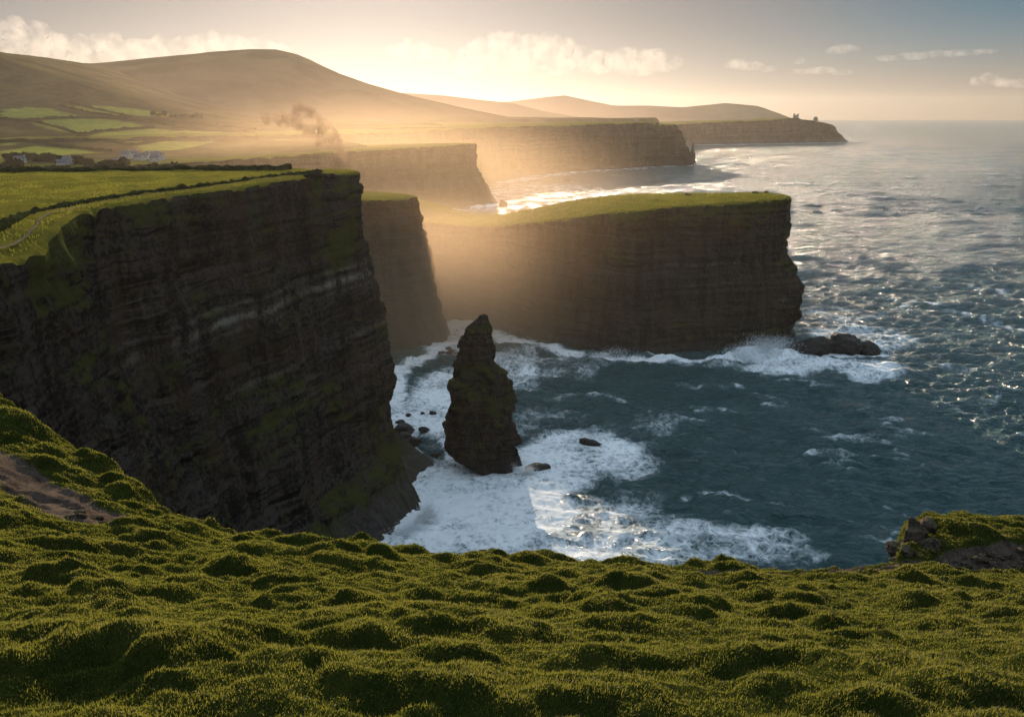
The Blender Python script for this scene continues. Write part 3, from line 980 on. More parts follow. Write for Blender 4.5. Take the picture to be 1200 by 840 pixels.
def ribbon(P, nx, ny, inset, w, zf, seed):
    s = np.arange(len(P))
    io = inset + fbm(s / 22, s * 0, seed=seed) * 2.0
    cols = []
    for k in np.linspace(-1, 1, 5):
        x = P[:, 0] + nx * (io + k * w * (1 + .5 * fbm(s / 6, s * 0 + k, seed=seed + 1)))
        y = P[:, 1] + ny * (io + k * w)
        cols.append(np.stack([x, y, zf(x, y)], 1))
    V = np.stack(cols, 1).reshape(-1, 3)
    return V, grid_faces(len(P), 5)


def z_neartop(x, y):
    return zt_near(x, y) + .95


V, F = ribbon(P, nx, ny, 4.0, .26, z_neartop, 9)
tag(mk('footpath', V, F, M['path']), 'pale trodden footpath along the near headland cliff edge', 'path', 'structure')
bnk = np.stack([P[:, 0] + nx * 9, P[:, 1] + ny * 9, 118.3 + 0 * nx], 1)[::6]
V, F = tube_strip(bnk[bnk[:, 1] > 150], .9, 1.1, 420, .6)
tag(mk('hedgerow', V, F, M['hedge']), 'low dark bank between the sunlit near field and the cliff edge footpath', 'hedge')

# ------------------------------------------------------------------ sea
SEA_FAR = 14000.0
ang = np.concatenate([np.linspace(math.radians(41), math.radians(7), 760), np.linspace(math.radians(7), math.radians(0.573), 330)[1:]])
SY = CAM_Z / np.tan(ang)
SY[-1] = SEA_FAR
SY = np.concatenate([[-250, 60], SY])
ratio = np.linspace(-1.02, 1.02, 1100)
XS = ratio[None, :] * np.maximum(SY, 330)[:, None]
# far rows widen to a full sheet
YS = np.broadcast_to(SY[:, None], XS.shape).copy()
dY = np.gradient(SY)[:, None]
dX = (ratio[1] - ratio[0]) * np.maximum(SY, 330)[:, None]
wr = np.random.default_rng(3)
eta = np.zeros(XS.shape)
for lam, amp, spread in [(95, .55, .18), (72, .50, .22), (58, .42, .25), (47, .36, .3), (38, .30, .3), (31, .25, .35), (26, .22, .4), (24, .34, .10), (21, .19, .4), (18, .26, .12), (17.5, .16, .5),
                         (14.5, .24, .3), (12, .24, .35), (10, .22, .35), (8.4, .20, .4), (7, .18, .4), (5.8, .15, .45), (4.9, .12, .5), (4.1, .09, .5), (3.4, .07, .6)]:
    for k in range(3):
        th = math.radians(262) + wr.normal() * spread + .08 * k
        kk = 2 * math.pi / lam * (1 + .12 * wr.normal())
        ph = wr.random() * 6.28
        ll = 2 * math.pi / kk
        att = sstep(2.2, 4.0, ll / np.maximum(dY * 1.0, dX))
        warp = 1.5 * vnoise(XS / (lam * 4), YS / (lam * 4), seed=int(lam) + k)
        arg = kk * (math.cos(th) * XS + math.sin(th) * YS) + ph + warp
        eta += amp * att * (np.cos(arg) * .8 + .22 * np.cos(2 * arg)) * (0.6 + .5 * vnoise(XS / (lam * 6), YS / (lam * 6), seed=50 + int(lam) + k))
shelter = 1.0
eta *= 1.45

foam = np.zeros(XS.shape)
near = (YS < 2600) & (YS > 150)


def seg_dist(px, py, A, B):
    ax, ay = A; bx, by = B
    t = np.clip(((px - ax) * (bx - ax) + (py - ay) * (by - ay)) / ((bx - ax) ** 2 + (by - ay) ** 2 + 1e-9), 0, 1)
    return np.hypot(px - ax - t * (bx - ax), py - ay - t * (by - ay))


def poly_dist(pxs, w_world=None):
    W = [at_z(*p)[:2] for p in pxs]
    d = np.full(XS.shape, 1e9)
    for A, B in zip(W[:-1], W[1:]):
        d = np.minimum(d, seg_dist(XS, YS, A, B))
    return d


wob = fbm(XS / 22, YS / 22, seed=301, o=4) * 9
wobs = fbm(XS / 8, YS / 8, seed=302, o=4) * 3.5
# surf zones (centre pixel, radii in metres, strength)
for (a, c, rx, ry, st) in [(520, 470, 26, 62, .85), (495, 590, 28, 44, .95), (560, 590, 32, 42, .95), (610, 600, 26, 36, .85), (640, 545, 30, 36, .85), (690, 525, 34, 26, .80), (720, 540, 26, 20, .55),
                           (530, 400, 24, 42, .8), (600, 430, 24, 46, .6), (660, 432, 30, 28, .4), (870, 640, 26, 14, .62), (930, 650, 16, 8, .5), (720, 620, 32, 36, .62), (790, 640, 26, 22, .6), (560, 650, 70, 30, .8),
                           (930, 434, 36, 16, .72), (950, 425, 38, 24, .8), (1000, 430, 34, 26, .75), (900, 420, 26, 14, .9), (1010, 395, 44, 40, .55), (980, 370, 34, 60, .35), (620, 226, 190, 260, .42), (640, 490, 26, 18, .35), (760, 500, 20, 16, .3)]:  # widest zone: far white water, its foam also painting in the sun glitter
    cx, cy, _ = at_z(a, c)
    d = np.hypot((XS - cx + wob * .7) / rx, (YS - cy + wob) / ry)
    foam = np.maximum(foam, st * (1 - sstep(.55, 1.15, d)))
# shore foam along cliff feet
shores = [([(505, 612), (490, 570), (475, 530), (463, 480), (462, 440), (470, 430), (515, 412), (520, 390), (545, 380), (600, 398), (680, 418), (760, 426), (840, 428), (930, 412), (1030, 412)], 9, .9),
          ([(523, 515), (530, 535), (556, 548), (611, 553), (612, 530)], 5, .8),
          ([(560, 243), (585, 240), (600, 236)], 22, .8), ([(520, 246), (560, 246), (640, 240), (680, 232)], 40, .45), ([(590, 214), (640, 206), (700, 200), (770, 196), (815, 193)], 34, .5),
          ([(820, 170), (900, 169), (985, 167), (1010, 166)], 40, .5), ([(815, 193), (850, 192), (880, 194)], 22, .5)]
for pl, w, st in shores:
    d = poly_dist(pl) + wobs
    foam = np.maximum(foam, st * (1 - sstep(w * .35, w * 1.2, d)))
# streaks and breaking crests
streaks = [([(805, 585), (830, 580), (850, 582), (900, 594), (935, 600)], 1.7, .85), ([(822, 581), (836, 580)], 3.0, .9), ([(838, 512), (858, 522), (866, 534)], 1.2, .6), ([(862, 452), (890, 462), (935, 480)], 2.2, .7),
           ([(930, 398), (1000, 380), (1080, 352)], 5, .5), ([(1040, 348), (1100, 360), (1200, 386)], 6, .72), ([(1140, 335), (1180, 345)], 5, .6), ([(1060, 330), (1200, 352)], 5, .35), ([(980, 345), (1060, 365), (1130, 400)], 6, .35),
           ([(1100, 470), (1150, 488)], 4, .5), ([(1160, 480), (1170, 462)], 3, .5), ([(1165, 527), (1200, 533)], 3, .6), ([(800, 478), (840, 480), (860, 486)], 2, .5), ([(780, 500), (815, 505)], 2, .5),
           ([(930, 605), (985, 625), (1050, 640)], 2, .45), ([(1035, 590), (1060, 598)], 2, .4), ([(990, 610), (1060, 622)], 1.5, .4), ([(690, 418), (730, 412), (770, 420), (810, 428), (850, 424), (880, 412), (905, 404)], 4.5, .85),
           ([(640, 470), (700, 462), (760, 480), (800, 510)], 3, .5), ([(880, 440), (960, 455), (1050, 480)], 3, .35), ([(760, 445), (850, 455)], 2.5, .35), ([(1040, 420), (1090, 428), (1200, 440)], 5, .4)]
for pl, w, st in streaks:
    d = poly_dist(pl) + wobs * .5 * min(1, w / 3)
    tear = .55 + .75 * fbm(XS / 7, YS / 5, seed=333, o=4)
    foam = np.maximum(foam, np.clip(st * 1.0 * tear * 1.25, 0, st) * (1 - sstep(w * .1, w * 1.7, d)))
# breaking swells near the middle headland
for pl, w, hgt in [([(690, 424), (730, 416), (770, 422), (805, 432)], 6, 2.0), ([(835, 432), (870, 418), (900, 411), (925, 418)], 8, 4.4), ([(600, 408), (640, 414), (690, 424)], 6, 1.6),
                   ([(700, 470), (780, 490), (830, 520)], 9, 1.3), ([(830, 445), (900, 470), (960, 520), (1005, 580)], 10, 2.0), ([(960, 450), (1030, 500), (1080, 570)], 10, 1.6), ([(880, 445), (980, 465), (1060, 500)], 11, 1.2), ([(822, 583), (870, 590), (930, 602)], 3.5, 1.2), ([(505, 612), (470, 640)], 6, 1.5)]:
    d = poly_dist(pl) + wobs * .3
    eta += hgt * np.exp(-(d / w) ** 2) * (1 + .3 * fbm(XS / 4, YS / 4, seed=77, o=3))
eta *= 1 - .72 * sstep(.35, .75, foam) * (YS < 420)
eta += foam * .28 * fbm(XS / 3.0, YS / 3.0, seed=401, o=4) * (dX < 2.0)
crest = np.clip((eta - 1.9) / 1.3, 0, 1) * .42 * (foam < .2)
foam = np.clip(np.maximum(foam, crest * near), 0, 1)
ZS = eta.copy(); ZS[:2] = -1; ZS[-3:] = 0
sea_bed_shade = np.zeros(XS.shape)


def sea_mat():
    b = NB('sea_water')
    pos = b.n('ShaderNodeNewGeometry').outputs['Position']
    fo = b.attr('foam')
    # foam texture: lacy cells and torn streaks
    warp = b.n('ShaderNodeTexNoise'); b.link(pos, warp.inputs['Vector']); warp.inputs['Scale'].default_value = .16; warp.inputs['Detail'].default_value = 4
    wv = b.n('ShaderNodeVectorMath', operation='MULTIPLY_ADD'); b.link(warp.outputs['Color'], wv.inputs[0]); wv.inputs[1].default_value = (9, 9, 0); b.link(pos, wv.inputs[2])
    vo = b.n('ShaderNodeTexVoronoi', feature='DISTANCE_TO_EDGE'); b.link(b.map(wv.outputs[0], (1, .8, 0)), vo.inputs['Vector']); vo.inputs['Scale'].default_value = .30
    vo2 = b.n('ShaderNodeTexVoronoi', feature='DISTANCE_TO_EDGE'); b.link(b.map(wv.outputs[0], (1, .8, 0), (0, 0, .6)), vo2.inputs['Vector']); vo2.inputs['Scale'].default_value = .75
    lace = b.math('MINIMUM', b.math('MULTIPLY', vo.outputs['Distance'], 1.0), b.math('ADD', b.math('MULTIPLY', vo2.outputs['Distance'], 1.0), .04))
    lace = b.ramp(lace, 0.0, .30, 1.0, 0.0)
    n1 = b.noise(b.map(pos, (1, 1, 0)), .35, 8, .68)
    n2 = b.noise(b.map(pos, (1, 1, 0)), .05, 5, .6)
    n3 = b.noise(b.map(wv.outputs[0], (.5, 1.1, 0), (0, 0, .5)), .22, 7, .7)
    tex = b.math('ADD', b.math('MULTIPLY', lace, .20), b.math('MULTIPLY', n1, .35))
    tex = b.math('ADD', tex, b.math('MULTIPLY', n3, .45))
    tex = b.math('ADD', tex, b.math('MULTIPLY', b.math('SUBTRACT', n2, .5), .8))
    thr = b.math('MULTIPLY_ADD', b.math('SUBTRACT', 1.0, fo), .62, .27)
    df = b.math('SUBTRACT', tex, thr)
    m = b.ramp(df, -.20, .26, 0, .97)
    gate = b.ramp(fo, .02, .12)
    m = b.math('MULTIPLY', m, gate)
    milky = b.math('MULTIPLY', fo, .5)
    # water
    wcol = b.mix(b.ramp(n2, .3, .7), (0.036, 0.100, 0.106), (0.056, 0.130, 0.130))
    wcol = b.mix(milky, wcol, (0.06, 0.12, 0.125))
    w1 = b.noise(b.map(pos, (.13, .46, .3), (0, 0, .12)), 1.0, 6, .62)
    w2 = b.noise(b.map(pos, (.9, 1.5, 1), (0, 0, .1)), 1.0, 5, .6)
    w0 = b.noise(b.map(pos, (.05, .11, .1), (0, 0, -.2)), 1.0, 4, .6)
    h = b.math('ADD', b.math('MULTIPLY', w1, 3.0), b.math('MULTIPLY', w2, .6))
    h = b.math('ADD', h, b.math('MULTIPLY', w0, 4.5))
    nrm = b.bump(h, 1.0, 2.5)
    water = b.bsdf(wcol, .12, nrm, .75, IOR=1.33)
    fn = b.bump(b.math('ADD', n1, b.math('MULTIPLY', m, .6)), .5, .6)
    fcol = b.mix(b.ramp(b.math('ADD', n1, b.math('MULTIPLY', df, .8)), .3, .8), (.50, .56, .58), (.82, .84, .84))
    foam_s = b.bsdf(fcol, .8, fn, .2)
    mx = b.n('ShaderNodeMixShader'); b.link(m, mx.inputs[0]); b.link(water, mx.inputs[1]); b.link(foam_s, mx.inputs[2])
    return b.done(mx.outputs[0])


sea = mk('sea', np.stack([XS, YS, ZS], -1).reshape(-1, 3), grid_faces(*XS.shape), sea_mat(), None, True, {'foam': foam})
tag(sea, 'wind ruffled teal sea with white surf in the bay', 'sea', 'structure')

# spray thrown up at the cliff feet: thousands of droplets
def spray(plumes, label, seed):
    rng = np.random.default_rng(seed)
    C = []; S = []
    for (a, c, n, wx, h, sz) in plumes:
        x, y, _ = at_z(a, c)
        u = rng.random(n) ** 1.7
        C.append(np.stack([x + rng.normal(size=n) * wx * (1 - .45 * u), y + rng.normal(size=n) * wx * .45, h * u * (.7 + .5 * rng.random(n))], 1))
        S.append(sz * (.4 + rng.random(n)) * (1 - .5 * u))
    C = np.concatenate(C); S = np.concatenate(S)[:, None]
    T = np.array([(1, 1, 1), (1, -1, -1), (-1, 1, -1), (-1, -1, 1.0)])
    n = len(C)
    R = rng.normal(size=(n, 1, 3)) * .5
    V = (C[:, None, :] + (T[None] + R) * S[:, None, :]).reshape(-1, 3)
    b0 = np.arange(n)[:, None] * 4
    F = np.concatenate([b0 + np.array(t) for t in ((0, 1, 2), (0, 3, 1), (0, 2, 3), (1, 3, 2))])
    o = mk('spray', V, F, M['spray'], None, False)
    return tag(o, label, 'spray', 'stuff')


b = NB('spray_droplets')
d_ = b.n('ShaderNodeBsdfDiffuse'); d_.inputs[0].default_value = (.85, .87, .88, 1)
t_ = b.n('ShaderNodeBsdfTranslucent'); t_.inputs[0].default_value = (.85, .87, .88, 1)
mx = b.n('ShaderNodeMixShader'); mx.inputs[0].default_value = .5
b.link(d_.outputs[0], mx.inputs[1]); b.link(t_.outputs[0], mx.inputs[2])
M['spray'] = b.done(mx.outputs[0])
spray([(868, 425, 4200, 7, 10, .16), (890, 417, 5200, 8, 12, .17), (912, 411, 4200, 7, 9, .16), (850, 430, 1500, 6, 4, .15), (725, 416, 1800, 7, 5, .15), (700, 420, 1000, 6, 4, .14), (815, 431, 900, 3, 3.5, .12)],
      'white spray of waves breaking against the middle headland foot', 1)
spray([(503, 607, 1800, 2.0, 7, .12), (497, 614, 1600, 2.2, 6, .12), (486, 622, 1300, 3, 5, .12), (474, 628, 1000, 3, 4, .12)], 'white spray at the foot of the near headland tip', 2)
spray([(600, 552, 1200, 1.8, 3.4, .10), (619, 556, 2200, 2.4, 4.0, .10), (580, 551, 700, 2.5, 2.0, .1)], 'white spray round the foot of the sea stack', 3)

# ------------------------------------------------------------------ foreground slope
def fg_edge(x):
    return np.interp(x, [-60, -40, -26, -20, -15, -11, -7, 0, 5, 8, 11, 13, 17, 22, 40, 60], [34, 33, 31, 28.5, 25.2, 22.3, 20.6, 20, 19.4, 19.3, 20.6, 24.2, 25.6, 26, 27, 28])


def fg_base(x, y):
    z = 133.9 - .44 * (y - 7) * np.where(y < 7, .45, 1.0)
    z = z - .045 * x * sstep(2, 16, y)
    left = sstep(-7, -21, x)
    z = z + left * (4.9 * sstep(9, 29, y))
    # knoll on the right
    z = z + 1.5 * np.exp(-((x - 15.0) / 4.6) ** 2 - ((y - 24.2) / 3.0) ** 2) + .5 * sstep(17, 26, x) * sstep(18, 24, y)
    z = z - .5 * np.exp(-((x - 17) / 7) ** 2 - ((y - 19.8) / 1.3) ** 2)
    z = z + .35 * fbm(x / 5.5, y / 5.0, seed=601, o=3)
    return z


hum = np.random.default_rng(23)
HUM = []


def add_h(x, y, w, d, h):
    HUM.append((x, y, w, d, h, hum.normal() * .25))


# big tussocks placed where the photograph shows them (pixel, width m, depth m, height m)
def fgp(px, py):
    dx, dy, dz = ray(px, py)
    t = np.linspace(5, 45, 2000)
    X, Y, Z = dx * t, dy * t, CAM_Z + dz * t
    i = int(np.argmax(Z < fg_base(X, Y)))
    return X[i], Y[i]


for (a, c, w, d, h) in [(60, 760, 1.2, .45, .42), (150, 775, .9, .5, .5), (215, 785, .85, .5, .62), (290, 800, .45, .4, .45), (470, 735, .45, .35, .4), (520, 740, .6, .35, .35), (480, 820, 1.5, .5, .5), (690, 835, 1.0, .5, .45),
                         (640, 752, .8, .4, .32), (650, 725, .7, .35, .3), (840, 662, 1.15, .5, .42), (800, 664, .7, .5, .4), (1000, 800, 1.4, .45, .4), (940, 790, .9, .4, .35), (885, 705, .8, .35, .4), (1110, 830, 1.3, .5, .5),
                         (740, 690, .9, .35, .42), (775, 705, .7, .3, .35), (450, 655, .6, .3, .38), (575, 655, .5, .3, .3), (190, 638, .75, .35, .42), (160, 622, .6, .35, .4), (70, 580, .7, .4, .45), (40, 588, .5, .3, .35),
                         (270, 620, .6, .4, .4), (320, 632, .6, .35, .35), (365, 632, .5, .35, .35), (430, 640, .7, .4, .4), (520, 645, .9, .4, .4), (620, 660, .6, .35, .35), (480, 650, .5, .3, .3), (330, 688, .7, .3, .3),
                         (1080, 708, .8, .35, .35), (1140, 690, .9, .3, .25), (110, 548, .9, .5, .6), (150, 575, .7, .45, .5), (20, 505, .9, .6, .7), (60, 535, .6, .4, .4), (940, 668, .5, .3, .3), (1010, 672, .4, .3, .3), (90, 690, .8, .35, .3), (50, 700, 1.0, .35, .3),
                         (200, 700, .5, .3, .25), (1180, 675, 1.2, .3, .25), (1130, 625, 1.0, .5, .35), (1170, 640, .9, .4, .3)]:
    x, y = fgp(a, c)
    add_h(x, y, w * .9, d, h * (.95 if c < 700 else .72))
for k in range(2900):
    x = hum.uniform(-34, 34); y = hum.uniform(3, 31)
    s = hum.random() ** 2.4
    w = .13 + .42 * s
    add_h(x, y, w * 1.25, w * .75, (.05 + .25 * s) * (0.7 + .6 * hum.random()))

GS = .085
gx = np.arange(-46, 46, GS); gy = np.concatenate([np.arange(-14, 3, .5), np.arange(3, 31, GS), np.arange(31, 60, .4)])
GX, GY = np.meshgrid(gx, gy)
E = fg_edge(GX) + fbm(GX / 3.0, GX * 0 + 2, seed=611, o=4) * .9
HZ = np.zeros(GX.shape)
for (x, y, w, d, h, sk) in HUM:
    R = 2.2 * max(w, d)
    i0, i1 = np.searchsorted(gx, (x - R, x + R)); j0, j1 = np.searchsorted(gy, (y - R, y + R))
    if i1 <= i0 or j1 <= j0: continue
    xx = GX[j0:j1, i0:i1] - x; yy = GY[j0:j1, i0:i1] - y
    yy = yy + sk * xx
    # steeper on the near side, trailing away on the far side
    wv_ = .45 * w * fbm(GX[j0:j1, i0:i1] / .5, GY[j0:j1, i0:i1] / .5, seed=615, o=2)
    xx = xx + wv_; yy = yy + wv_ * .6
    q = (xx / w) ** 2 + (yy / np.where(yy < 0, d * .62, d * 1.7)) ** 2
    HZ[j0:j1, i0:i1] = np.maximum(HZ[j0:j1, i0:i1], h * .98 * np.exp(-q ** 1.08) + .35 * HZ[j0:j1, i0:i1])
edge_fade = 1 - sstep(-.2, 1.2, GY - E)
base = fg_base(GX, GY)
tuss = .17 * fbm(GX / .75, GY / .38, seed=620, o=4, gain=.6) + .06 * (1 - 2 * np.abs(fbm(GX / .9, GY / .5, seed=622, o=3))) + .035 * fbm(GX / .16, GY / .14, seed=621, o=3)


def soil_mask(x, y):
    # the bare track on the left and the scraped ground below the right knoll
    pts = [fgp(a, c) for a, c in ((-30, 530), (20, 560), (50, 582), (90, 600), (130, 606))]
    d = np.full(np.shape(x), 1e9)
    for A, B in zip(pts[:-1], pts[1:]): d = np.minimum(d, seg_dist(x, y, A, B))
    m = 1 - sstep(.35, 1.25, d + .5 * fbm(x / 1.2, y / 1.2, seed=630, o=3))
    pts = [fgp(a, c) for a, c in ((820, 672), (900, 673), (980, 672), (1070, 664), (1140, 657), (1230, 655))]
    d = np.full(np.shape(x), 1e9)
    for k, (A, B) in enumerate(zip(pts[:-1], pts[1:])): d = np.minimum(d, seg_dist(x, y, A, B) * (2.2, 2.0, 1.6, 1.25, 1.25)[k])
    m = np.maximum(m, 1 - sstep(.25, .95, d + .5 * fbm(x / 1.1, y / .8, seed=631, o=3)))
    p = fgp(355, 642); m = np.maximum(m, .7 * np.exp(-((x - p[0]) / 1.0) ** 2 - ((y - p[1]) / .35) ** 2))
    return m


SM = soil_mask(GX, GY)
GZ = base + (HZ * (1 - .6 * SM) + tuss * (1 - .3 * SM)) * edge_fade - .12 * SM + SM * (.07 * fbm(GX / .4, GY / .3, seed=627, o=4, gain=.65))
over = np.maximum(GY - E, 0)
fall = over * 1.1 + 2.2 * over ** 1.6 + 1.2 * fbm(GX / 2.5, GY / 1.5, seed=640, o=4) * sstep(.5, 4, over)
GZ = GZ - fall
GZ = np.maximum(GZ, -4)
cliffiness = sstep(.9, 2.2, over)

b = NB('foreground_turf')
pos = b.n('ShaderNodeNewGeometry').outputs['Position']
f1 = b.noise(pos, 1.3, 7, .65); f2 = b.noise(pos, 14, 6, .7); f3 = b.noise(pos, .25, 4, .6)
gcol = b.mix(b.ramp(b.math('ADD', b.math('MULTIPLY', f1, .6), b.math('MULTIPLY', f2, .4)), .35, .65), (.013, .019, .004), (.035, .040, .008))
sm = b.math('ADD', b.attr('soil'), b.math('MULTIPLY', b.math('SUBTRACT', f2, .5), .5))
scol = b.mix(b.ramp(b.math('ADD', b.math('MULTIPLY', f1, .5), b.math('MULTIPLY', f2, .5)), .35, .65), (.030, .022, .017), (.105, .080, .062))
col = b.mix(b.ramp(sm, .35, .6), gcol, scol)
rk = b.mix(f2, (.04, .034, .028), (.17, .14, .105))
col = b.mix(b.attr('rock'), col, rk)
M['fg'] = b.done(b.bsdf(col, 1.0, b.bump(b.math('ADD', f2, f1), .8, .06), 0.0))
fg = mk('ground', np.stack([GX, GY, GZ], -1).reshape(-1, 3), grid_faces(*GX.shape), M['fg'], None, True, {'soil': SM, 'rock': cliffiness})
tag(fg, 'steep hummocky turf slope at the cliff edge under the viewpoint', 'ground', 'structure')


def fgz(x, y):
    """height of the built slope at points"""
    fi = (x - gx[0]) / GS; i = np.clip(fi.astype(int), 0, len(gx) - 2); u = fi - i
    j = np.clip(np.searchsorted(gy, y) - 1, 0, len(gy) - 2); v = (y - gy[j]) / (gy[j + 1] - gy[j])
    return (GZ[j, i] * (1 - u) + GZ[j, i + 1] * u) * (1 - v) + (GZ[j + 1, i] * (1 - u) + GZ[j + 1, i + 1] * u) * v, SM[j, i], over[j, i], HZ[j, i]


def grass(n):
    rng = np.random.default_rng(77)
    y = 3.5 + (rng.random(n) ** 1.15) * 28
    x = (rng.random(n) * 2 - 1) * (.86 * np.hypot(y, 8) + 1.0)
    z, sm_, ov, hz = fgz(x, y)
    patch = fbm(x / .8, y / .6, seed=650, o=3)
    keep = (rng.random(n) > sm_ * 1.25) & (ov < 1.3) & (rng.random(n) < .80 + .3 * patch)
    x, y, z, hz, patch, ov = (q[keep] for q in (x, y, z, hz, patch, ov))
    n = len(x)
    r = np.sqrt(x * x + y * y + (z - CAM_Z) ** 2)
    L = (.022 + .045 * rng.random(n) ** 1.8) * (1 + .35 * patch + .8 * np.clip(hz, 0, .5))
    long_ = rng.random(n) < .012
    L = np.where(long_, L * 1.6, L)
    W = .0042 * (r / 9) ** .75 * (0.7 + .6 * rng.random(n))
    th = rng.random(n) * 2 * math.pi
    lean = rng.normal(size=(n, 2)) * .42 + np.array([.18, -.10])
    wx, wy = np.cos(th) * W, np.sin(th) * W
    mid = .55
    V = np.empty((n, 5, 3), np.float32)
    V[:, 0] = np.stack([x - wx, y - wy, z - .015], 1); V[:, 1] = np.stack([x + wx, y + wy, z - .015], 1)
    mx_, my_ = x + lean[:, 0] * L * .32, y + lean[:, 1] * L * .32
    V[:, 2] = np.stack([mx_ + wx * .8, my_ + wy * .8, z + L * mid], 1); V[:, 3] = np.stack([mx_ - wx * .8, my_ - wy * .8, z + L * mid], 1)
    V[:, 4] = np.stack([x + lean[:, 0] * L, y + lean[:, 1] * L, z + L * (1 - .18 * np.hypot(lean[:, 0], lean[:, 1]))], 1)
    b0 = np.arange(n)[:, None] * 5
    F = np.concatenate([b0 + np.array(t) for t in ((0, 1, 2), (0, 2, 3), (3, 2, 4))])
    tone = np.clip(.50 + .24 * rng.normal(size=n) + .28 * fbm(x / 1.6, y / 1.3, seed=660, o=3) + .35 * np.clip(hz, 0, .4), 0, 1)
    tone = np.repeat(tone[:, None], 5, 1)
    return V.reshape(-1, 3), F, tone.ravel()


b = NB('grass_blades')
tn = b.attr('tone')
gc = b.n('ShaderNodeValToRGB'); b.link(tn, gc.inputs[0])
el = gc.color_ramp.elements
el[0].position = 0.0; el[0].color = (.016, .026, .004, 1)
el[1].position = 1.0; el[1].color = (.20, .155, .05, 1)
e = el.new(.45); e.color = (.055, .062, .010, 1)
e = el.new(.75); e.color = (.125, .108, .026, 1)
df_ = b.bsdf(gc.outputs[0], .6, None, .25)
tr_ = b.n('ShaderNodeBsdfTranslucent'); b.link(b.mix(.6, gc.outputs[0], (.185, .19, .024)), tr_.inputs[0])
mx = b.n('ShaderNodeMixShader'); mx.inputs[0].default_value = .55
b.link(df_, mx.inputs[1]); b.link(tr_.outputs[0], mx.inputs[2])
M['grass'] = b.done(mx.outputs[0])
V, F, tone = grass(1150000)
tag(mk('grass', V, F, M['grass'], None, False, {'tone': tone}), 'short green and straw coloured grass covering the foreground slope', 'grass', 'stuff')

for g_ in GRASS_LATER: g_()

# rocks of the right knoll
M['knoll_rock'] = rock_mat('knoll_rock', .06, .25, (.030, .024, .019), (.13, .10, .075))
krs = [(1070, 635, .55, .5, .75, 'tallest upright brown rock on the side of the right knoll'), (1052, 645, .5, .5, .42, 'dark angular rock at the left foot of the right knoll'), (1082, 628, .5, .5, .6, 'brown rock set in the turf behind the tallest knoll rock'),
       (1043, 655, .35, .35, .22, 'low rock at the far left foot of the right knoll'), (1062, 653, .4, .35, .28, 'blocky rock below the tallest knoll rock'), (1088, 645, .45, .4, .4, 'rounded rock under the knoll turf')]
for i, (a, c, w, d, h, lb) in enumerate(krs):
    x, y = fgp(a, c); z = float(fgz(np.array([x]), np.array([y]))[0][0])
    boulder((x, y, z + h * .02), (w * .8, d * .8, h * .72), 500 + i, lb, 'rocks of the right knoll', mat=M['knoll_rock'], sub=4, wet=0, rough=.3)
rr = np.random.default_rng(9)
for i in range(70):
    a = 1040 + rr.random() * 160; c = 650 + rr.random() * 17 - (a - 1100) * .03
    x, y = fgp(a, c); z = float(fgz(np.array([x]), np.array([y]))[0][0]); r = .05 + .1 * rr.random() ** 2
    boulder((x, y, z + r * .2), (r * 1.3, r, r * .7), 520 + i, 'small loose stone on the bare earth below the right knoll', 'loose stones below the right knoll', name='stone', mat=M['knoll_rock'], sub=3, wet=0, cat='stone')
for i in range(9):
    a = 60 + rr.random() * 70; c = 590 + (a - 60) * .22 + rr.random() * 10
    x, y = fgp(a, c); z = float(fgz(np.array([x]), np.array([y]))[0][0]); r = .06 + .09 * rr.random()
    boulder((x, y, z + r * .2), (r * 1.3, r, r * .7), 620 + i, 'pale loose stone on the bare track on the left', 'loose stones on the left track', name='stone', mat=M['knoll_rock'], sub=3, wet=0, cat='stone')


# ------------------------------------------------------------------ clouds and smoke
def puff_mesh(name, blobs, voxel, amp, nsc, seed, mat):
    Vs, Fs = [], []; off = 0
    V0, F0 = ICO[3]
    for (c, r) in blobs:
        Vs.append(V0 * np.array(r) + np.array(c)); Fs.append(F0 + off); off += len(V0)
    me = mk(name, np.vstack(Vs), np.vstack(Fs), None, None, True, None, True)
    o = bpy.data.objects.new(name, me); COL.objects.link(o)
    md = o.modifiers.new('r', 'REMESH'); md.mode = 'VOXEL'; md.voxel_size = voxel
    dg = bpy.context.evaluated_depsgraph_get()
    ev = o.evaluated_get(dg)
    m2 = bpy.data.meshes.new_from_object(ev)
    bpy.data.objects.remove(o); bpy.data.meshes.remove(me)
    n = len(m2.vertices)
    V = np.empty(n * 3, np.float32); m2.vertices.foreach_get('co', V); V = V.reshape(-1, 3)
    N = np.empty(n * 3, np.float32); m2.vertices.foreach_get('normal', N); N = N.reshape(-1, 3)
    d = amp * (1.0 - 2 * np.abs(fbm(V[:, 0] / nsc, V[:, 1] / nsc, V[:, 2] / nsc, seed=seed, o=5, gain=.55)))
    V = V + N * d[:, None]
    m2.vertices.foreach_set('co', V.astype(np.float32).ravel()); m2.update()
    m2.name = name; m2.materials.clear(); m2.materials.append(mat)
    o = bpy.data.objects.new(name, m2); COL.objects.link(o)
    return o


def vol_mat(name, color, dens, aniso):
    b = NB(name)
    v = b.n('ShaderNodeVolumePrincipled')
    v.inputs['Color'].default_value = (*color, 1); v.inputs['Density'].default_value = dens; v.inputs['Anisotropy'].default_value = aniso
    return b.done(None, v.outputs[0])


def cloud_mat(name, dens, nsc, lo, hi):
    b = NB(name)
    pos = b.n('ShaderNodeNewGeometry').outputs['Position']
    f = b.noise(pos, nsc, 5, .6)
    v = b.n('ShaderNodeVolumePrincipled')
    v.inputs['Color'].default_value = (.90, .85, .80, 1); v.inputs['Anisotropy'].default_value = .25
    b.link(b.math('MULTIPLY', b.ramp(f, lo, hi), dens), v.inputs['Density'])
    m = b.done(None, v.outputs[0]); m.cycles.homogeneous_volume = False
    return m


